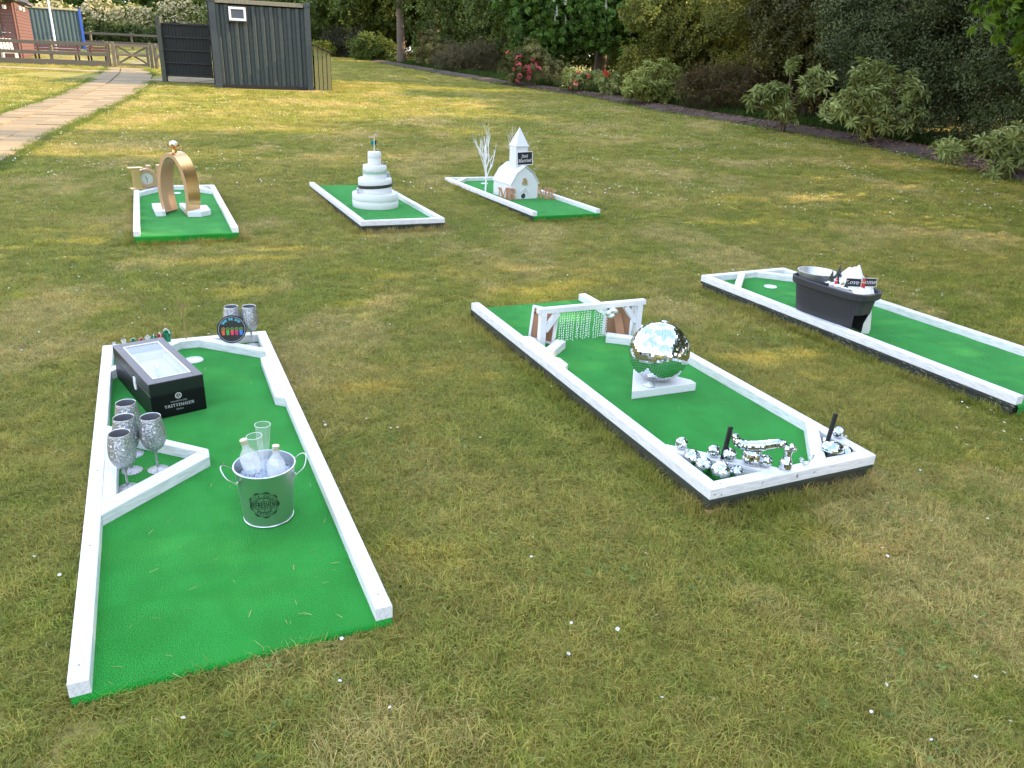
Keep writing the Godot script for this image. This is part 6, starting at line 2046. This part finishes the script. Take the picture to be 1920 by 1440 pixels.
	for q in [[0.655, 2.29, 0.030], [0.69, 2.26, 0.022], [0.625, 2.318, 0.018]]:
		var c := MB.new()
		var s: float = q[2]
		c.lathe([Vector2(0.0, 0.0), Vector2(s, s * 1.0), Vector2(s * 0.62, s * 1.45), Vector2(0.0, s * 1.45)], 8)
		single("crystal", c, mat(0.72, 0.82, 0.88, 0.04, 0.55), ["largest cut crystal in the far corner of the ring lane", "middle sized cut crystal nearest the right rail of the ring lane", "smallest cut crystal in the far corner of the ring lane"][k], "crystal", on_lane("D", q[0], q[1], 0.001) * Transform3D(Basis.from_euler(Vector3(0.0, k, 0.0)), Vector3.ZERO), "cut crystals")
		k += 1

# ---------------------------------------------------------------- cake lane
func cake_lane_things() -> void:
	var at := on_lane("E", 0.395, 0.965)
	var c := thing("wedding_cake", "white four tier dummy wedding cake with ribbons and a topper", "cake", at)
	var tiers := [[0.232, 0.0, 0.142], [0.168, 0.142, 0.285], [0.118, 0.285, 0.412], [0.066, 0.412, 0.54]]
	for q in tiers:
		var mb := MB.new()
		var r: float = q[0]
		mb.lathe([Vector2(0.0, q[1] + 0.0005), Vector2(r - 0.002, q[1] + 0.0005), Vector2(r, q[1] + 0.006), Vector2(r + 0.001, (q[1] + q[2]) / 2 - 0.004), Vector2(r - 0.0015, (q[1] + q[2]) / 2), Vector2(r + 0.001, (q[1] + q[2]) / 2 + 0.004), Vector2(r, q[2] - 0.005), Vector2(r - 0.004, q[2] - 0.0005), Vector2(0.0, q[2])], 56, 0.004)
		obj("tier", mb, M.plaster, c)
	for q in [[0.1735, 0.196, 0.03, Color(0.018, 0.026, 0.020), 0.012], [0.1225, 0.33, 0.026, Color(0.30, 0.46, 0.33), 0.004]]:
		var mb := MB.new()
		var n := 60
		for k in n:
			var p := []
			for e in [k, k + 1]:
				var a: float = TAU * e / n
				var y: float = q[1] + q[4] * sin(a + 2.0)
				for d in [0.0, q[2]]:
					p.append(Vector3(cos(a) * q[0], y + d, -sin(a) * q[0]))
			mb.quad(p[0], p[2], p[3], p[1])
		obj("ribbon", mb, mat(q[3].r, q[3].g, q[3].b, 0.45), c)
	# topper
	var st := MB.new()
	st.tube([Vector3(0, 0.53, 0), Vector3(0.002, 0.68, 0)], [0.0045, 0.0045], 8)
	obj("topper_stick", st, mat(0.70, 0.66, 0.58, 0.6), c)
	for q in [[-0.016, 0.625, Color(0.0, 0.26, 0.24), 0.0], [0.012, 0.63, Color(0.01, 0.07, 0.075), -0.006]]:
		var hm := MB.new()
		hm.x = Transform3D(Basis(Vector3.RIGHT, PI / 2), Vector3(q[0], q[1], q[3] - 0.005))
		hm.prism(poly([[0, -0.032], [0.012, -0.014], [0.017, 0.008], [0.014, 0.02], [0.007, 0.021], [0, 0.012], [-0.007, 0.021], [-0.014, 0.02], [-0.017, 0.008], [-0.012, -0.014]]), 0.0, 0.003)
		obj("topper_heart", hm, mat(q[2].r, q[2].g, q[2].b, 0.15, 0.3), c)
	var sw := MB.new()
	sw.tube(curve([Vector3(-0.052, 0.685, -0.004), Vector3(-0.045, 0.672, -0.004), Vector3(-0.038, 0.684, -0.004), Vector3(-0.031, 0.673, -0.004), Vector3(-0.024, 0.685, -0.004), Vector3(-0.014, 0.672, -0.004), Vector3(-0.004, 0.690, -0.004), Vector3(0.006, 0.676, -0.004), Vector3(0.012, 0.712, -0.004), Vector3(0.026, 0.678, -0.004), Vector3(0.032, 0.708, -0.004), Vector3(0.040, 0.712, -0.004)], 5), same(0.0042, 56), 5)
	obj("topper_script", sw, mat(0.62, 0.48, 0.36, 0.5), c)
	# trinkets leaning on the tiers
	var k := 0
	for q in [[-0.192, 0.06, 0.1435, "tiny silver lantern on the left of the bottom cake tier"], [0.142, -0.02, 0.286, "tiny silver lantern on the right of the second cake tier"]]:
		var l := thing("toy_lantern", q[3], "lantern", at * Transform3D(Basis(Vector3.UP, 0.4 * k), Vector3(q[0], q[2], q[1])), "silver toy lanterns on the cake")
		var bd := MB.new()
		bd.box(Vector3(0, 0.022, 0), Vector3(0.022, 0.036, 0.022), 0.001)
		obj("pane", bd, mat(0.5, 0.52, 0.62, 0.1, 0.4), l)
		var fr := MB.new()
		for x in [-0.011, 0.011]:
			for z in [-0.011, 0.011]:
				fr.box(Vector3(x, 0.022, z), Vector3(0.003, 0.044, 0.003))
		fr.box(Vector3(0, 0.0015, 0), Vector3(0.028, 0.003, 0.028))
		fr.lathe([Vector2(0.017, 0.043), Vector2(0.014, 0.048), Vector2(0.005, 0.054), Vector2(0.003, 0.058), Vector2(0.0, 0.058)], 8)
		obj("frame", fr, mat(0.6, 0.6, 0.6, 0.4, 0.4), l)
		k += 1
	var bowm := MB.new()
	for s in [-1, 1]:
		bowm.tube(curve([Vector3(0, 0, 0), Vector3(0.012 * s, 0.008, 0), Vector3(0.022 * s, 0.0, 0), Vector3(0.012 * s, -0.006, 0), Vector3(0, 0, 0)], 5), same(0.0022, 21), 5)
	bowm.tube(curve([Vector3(0, 0, 0), Vector3(0.03, -0.006, 0.004), Vector3(0.05, -0.02, 0.01)], 5), same(0.0018, 11), 5)
	single("cord_bow", bowm, M.black_matt, "thin dark cord bow on top of the third cake tier", "bow", at * Transform3D(Basis(), Vector3(0.085, 0.416, 0.02)))

# ---------------------------------------------------------------- church lane
func twig_tree(label: String, t: Transform3D, sd: int) -> void:
	var r := RandomNumberGenerator.new()
	r.seed = sd
	var o := thing("twig_tree", label, "ornamental tree", t, "white twig trees by the church")
	var m := mat(0.80, 0.79, 0.77, 0.7)
	var trunk_mb := MB.new()
	trunk_mb.tube(curve([Vector3(0, 0, 0), Vector3(0.004, 0.12, 0), Vector3(0.0, 0.22, 0.004)], 4), same(0.011, 9), 8)
	obj("trunk", trunk_mb, m, o)
	for k in 7:
		var mb := MB.new()
		var a := TAU * k / 7 + r.randf()
		var p := Vector3(0, 0.14 + 0.02 * k, 0)
		var d := Vector3(cos(a) * 0.26, 1.25, sin(a) * 0.26)
		_grow(mb, p, d.normalized(), r.randf_range(0.32, 0.5), 0.0085, 0, r)
		obj("branch", mb, m, o)

func _grow(mb: MB, p: Vector3, d: Vector3, ln: float, rad: float, level: int, r: RandomNumberGenerator) -> void:
	var pts := [p]
	var rr := [rad]
	var q := p
	var n := 7
	for k in n:
		d = (d + Vector3(r.randf_range(-1, 1), r.randf_range(-0.2, 0.65), r.randf_range(-1, 1)) * 0.26).normalized()
		q += d * ln / n
		pts.append(q)
		rr.append(lerpf(rad, rad * 0.28, float(k + 1) / n))
		if level < 2 and k > 0 and r.randf() < (0.75 if level == 0 else 0.5):
			_grow(mb, q, (d + Vector3(r.randf_range(-1, 1), 0.4, r.randf_range(-1, 1)) * 0.7).normalized(), ln * r.randf_range(0.25, 0.45), rr[-1] * 0.75, level + 1, r)
	mb.tube(pts, rr, 5)

func church_lane_things() -> void:
	var at := on_lane("F", 0.39, 0.975, 0.0, 0.05)   # middle of the front wall
	var c := thing("toy_church", "white model church with barn roof, tower and spire", "model church", at)
	var hw := 0.176
	var dp := 0.42
	var prof := [Vector2(-hw, 0.0), Vector2(hw, 0.0), Vector2(hw, 0.17), Vector2(0.098, 0.285), Vector2(0.0, 0.352), Vector2(-0.098, 0.285), Vector2(-hw, 0.17)]
	var walls := MB.new()
	walls.x = Transform3D(Basis(Vector3.RIGHT, PI / 2), Vector3.ZERO)
	walls.prism(poly(prof.map(func(p): return [p.x, p.y])), -dp, 0.0, 0.0015)
	obj("walls", walls, M.white2, c)
	var roof := MB.new()
	var rp := [Vector2(hw + 0.008, 0.160), Vector2(0.102, 0.290), Vector2(0.0, 0.359), Vector2(-0.102, 0.290), Vector2(-hw - 0.008, 0.160)]
	for k in 4:
		var a: Vector2 = rp[k]
		var b: Vector2 = rp[k + 1]
		var nn := Vector3(b.y - a.y, a.x - b.x, 0).normalized() * 0.007
		var q := [Vector3(a.x, a.y, 0.012), Vector3(a.x, a.y, -dp - 0.01), Vector3(b.x, b.y, -dp - 0.01), Vector3(b.x, b.y, 0.012)]
		var up := q.map(func(p): return p + nn)
		roof.quad(up[0], up[1], up[2], up[3])
		roof.quad(q[3], q[2], q[1], q[0])
		for e in 4:
			roof.quad(q[e], q[(e + 1) % 4], up[(e + 1) % 4], up[e])
	obj("roof", roof, M.white2, c)
	var tw := MB.new()
	tw.box(Vector3(0.0, 0.43, -0.17), Vector3(0.150, 0.26, 0.150), 0.002)
	var tower := obj("tower", tw, M.white2, c)
	var co := MB.new()
	co.box(Vector3(0.0, 0.566, -0.17), Vector3(0.168, 0.014, 0.168), 0.002)
	obj("cornice", co, M.white2, tower)
	var sp := MB.new()
	var tip := Vector3(0, 0.765, -0.17)
	var e4 := [Vector3(-0.078, 0.573, -0.092), Vector3(0.078, 0.573, -0.092), Vector3(0.078, 0.573, -0.248), Vector3(-0.078, 0.573, -0.248)]
	for k in 4:
		sp.tri(e4[k], e4[(k + 1) % 4], tip)
	obj("spire", sp, M.white2, tower)
	var dr := MB.new()
	for k in 4:
		var p := [Vector3(-0.05, 0.0, 0.004), Vector3(-0.05, 0.085, 0.004), Vector3(0.0, 0.13, 0.004), Vector3(0.05, 0.085, 0.004), Vector3(0.05, 0.0, 0.004)]
		dr.bar(p[k], p[k + 1], 0.014, 0.011, 0.001, Vector3.BACK)
	var arch := []
	for k in 13:
		var a := PI * k / 12
		arch.append(Vector3(cos(a) * 0.034, 0.05 + sin(a) * 0.04, 0.004))
	dr.tube(arch, same(0.005, 13), 6)
	obj("door_trim", dr, M.white2, c)
	var shade_disc := MB.new()
	shade_disc.x = Transform3D(Basis(Vector3.RIGHT, PI / 2), Vector3(-0.012, 0.034, 0.0))
	shade_disc.lathe([Vector2(0.0, 0.0022), Vector2(0.027, 0.0022), Vector2(0.029, 0.0)], 24)
	obj("hole_shade", shade_disc, mat(0.035, 0.045, 0.045, 0.8), c)  # no opening here: dark disc on the wall paints the shade inside a hole
	var amp := MB.new()
	text(amp, "&", 0.072, 0.012, func(p): return Vector3(p.x, p.y + 0.195, p.z + 0.008), true, true)
	obj("ampersand", amp, M.gold, c)
	# ---- chalkboard on the tower
	var s := thing("chalkboard", "small chalkboard reading Just Married on the church tower", "chalkboard", at * Transform3D(Basis.from_euler(Vector3(-0.06, 0.0, 0.04)), Vector3(0.035, 0.435, -0.086)))
	var bd := MB.new()
	bd.box(Vector3.ZERO, Vector3(0.188, 0.132, 0.006))
	obj("slate", bd, M.black_matt, s)
	var fr := MB.new()
	for e in [-1, 1]:
		fr.box(Vector3(0, e * 0.0695, 0), Vector3(0.202, 0.007, 0.010), 0.001)
		fr.box(Vector3(e * 0.0975, 0, 0), Vector3(0.007, 0.132, 0.010), 0.001)
	obj("frame", fr, M.white2, s)
	var tx := MB.new()
	text(tx, "Just", 0.034, 0.001, func(p): return Vector3(p.x + p.y * 0.2, p.y + 0.026, p.z + 0.0036), true)
	text(tx, "Married", 0.034, 0.001, func(p): return Vector3(p.x * 0.92 + p.y * 0.2, p.y - 0.024, p.z + 0.0036), true)
	obj("lettering", tx, M.chalk, s)
	# ---- letters
	var k := 0
	for q in [["M", 0.150, 1.02, -0.35, "rose gold letter M standing left of the church by the rail"], ["R", 0.222, 0.945, -0.35, "rose gold letter R standing left of the church door"], ["M", 0.615, 0.965, -0.50, "rose gold letter M standing right of the church wall"], ["R", 0.695, 0.905, -0.45, "rose gold letter R standing at the right rail"]]:
		var l := MB.new()
		text(l, q[0], 0.125, 0.026, func(p): return Vector3(p.x * 0.86, p.y, p.z), true, true)
		var lo := 9.0
		for v in l.v: lo = minf(lo, v.y)
		for j in l.v.size(): l.v[j].y -= lo
		single("letter", l, M.rose, q[4], "letter", on_lane("F", q[1], q[2], 0.001, q[3]) * Transform3D(Basis(Vector3.RIGHT, -0.06), Vector3.ZERO), "rose gold letters by the church")
		k += 1
	twig_tree("white twig tree standing left of the church", on_lane("F", 0.13, 1.47), 4)
	twig_tree("white twig tree half hidden behind the church tower", on_lane("F", 0.60, 1.52), 9)
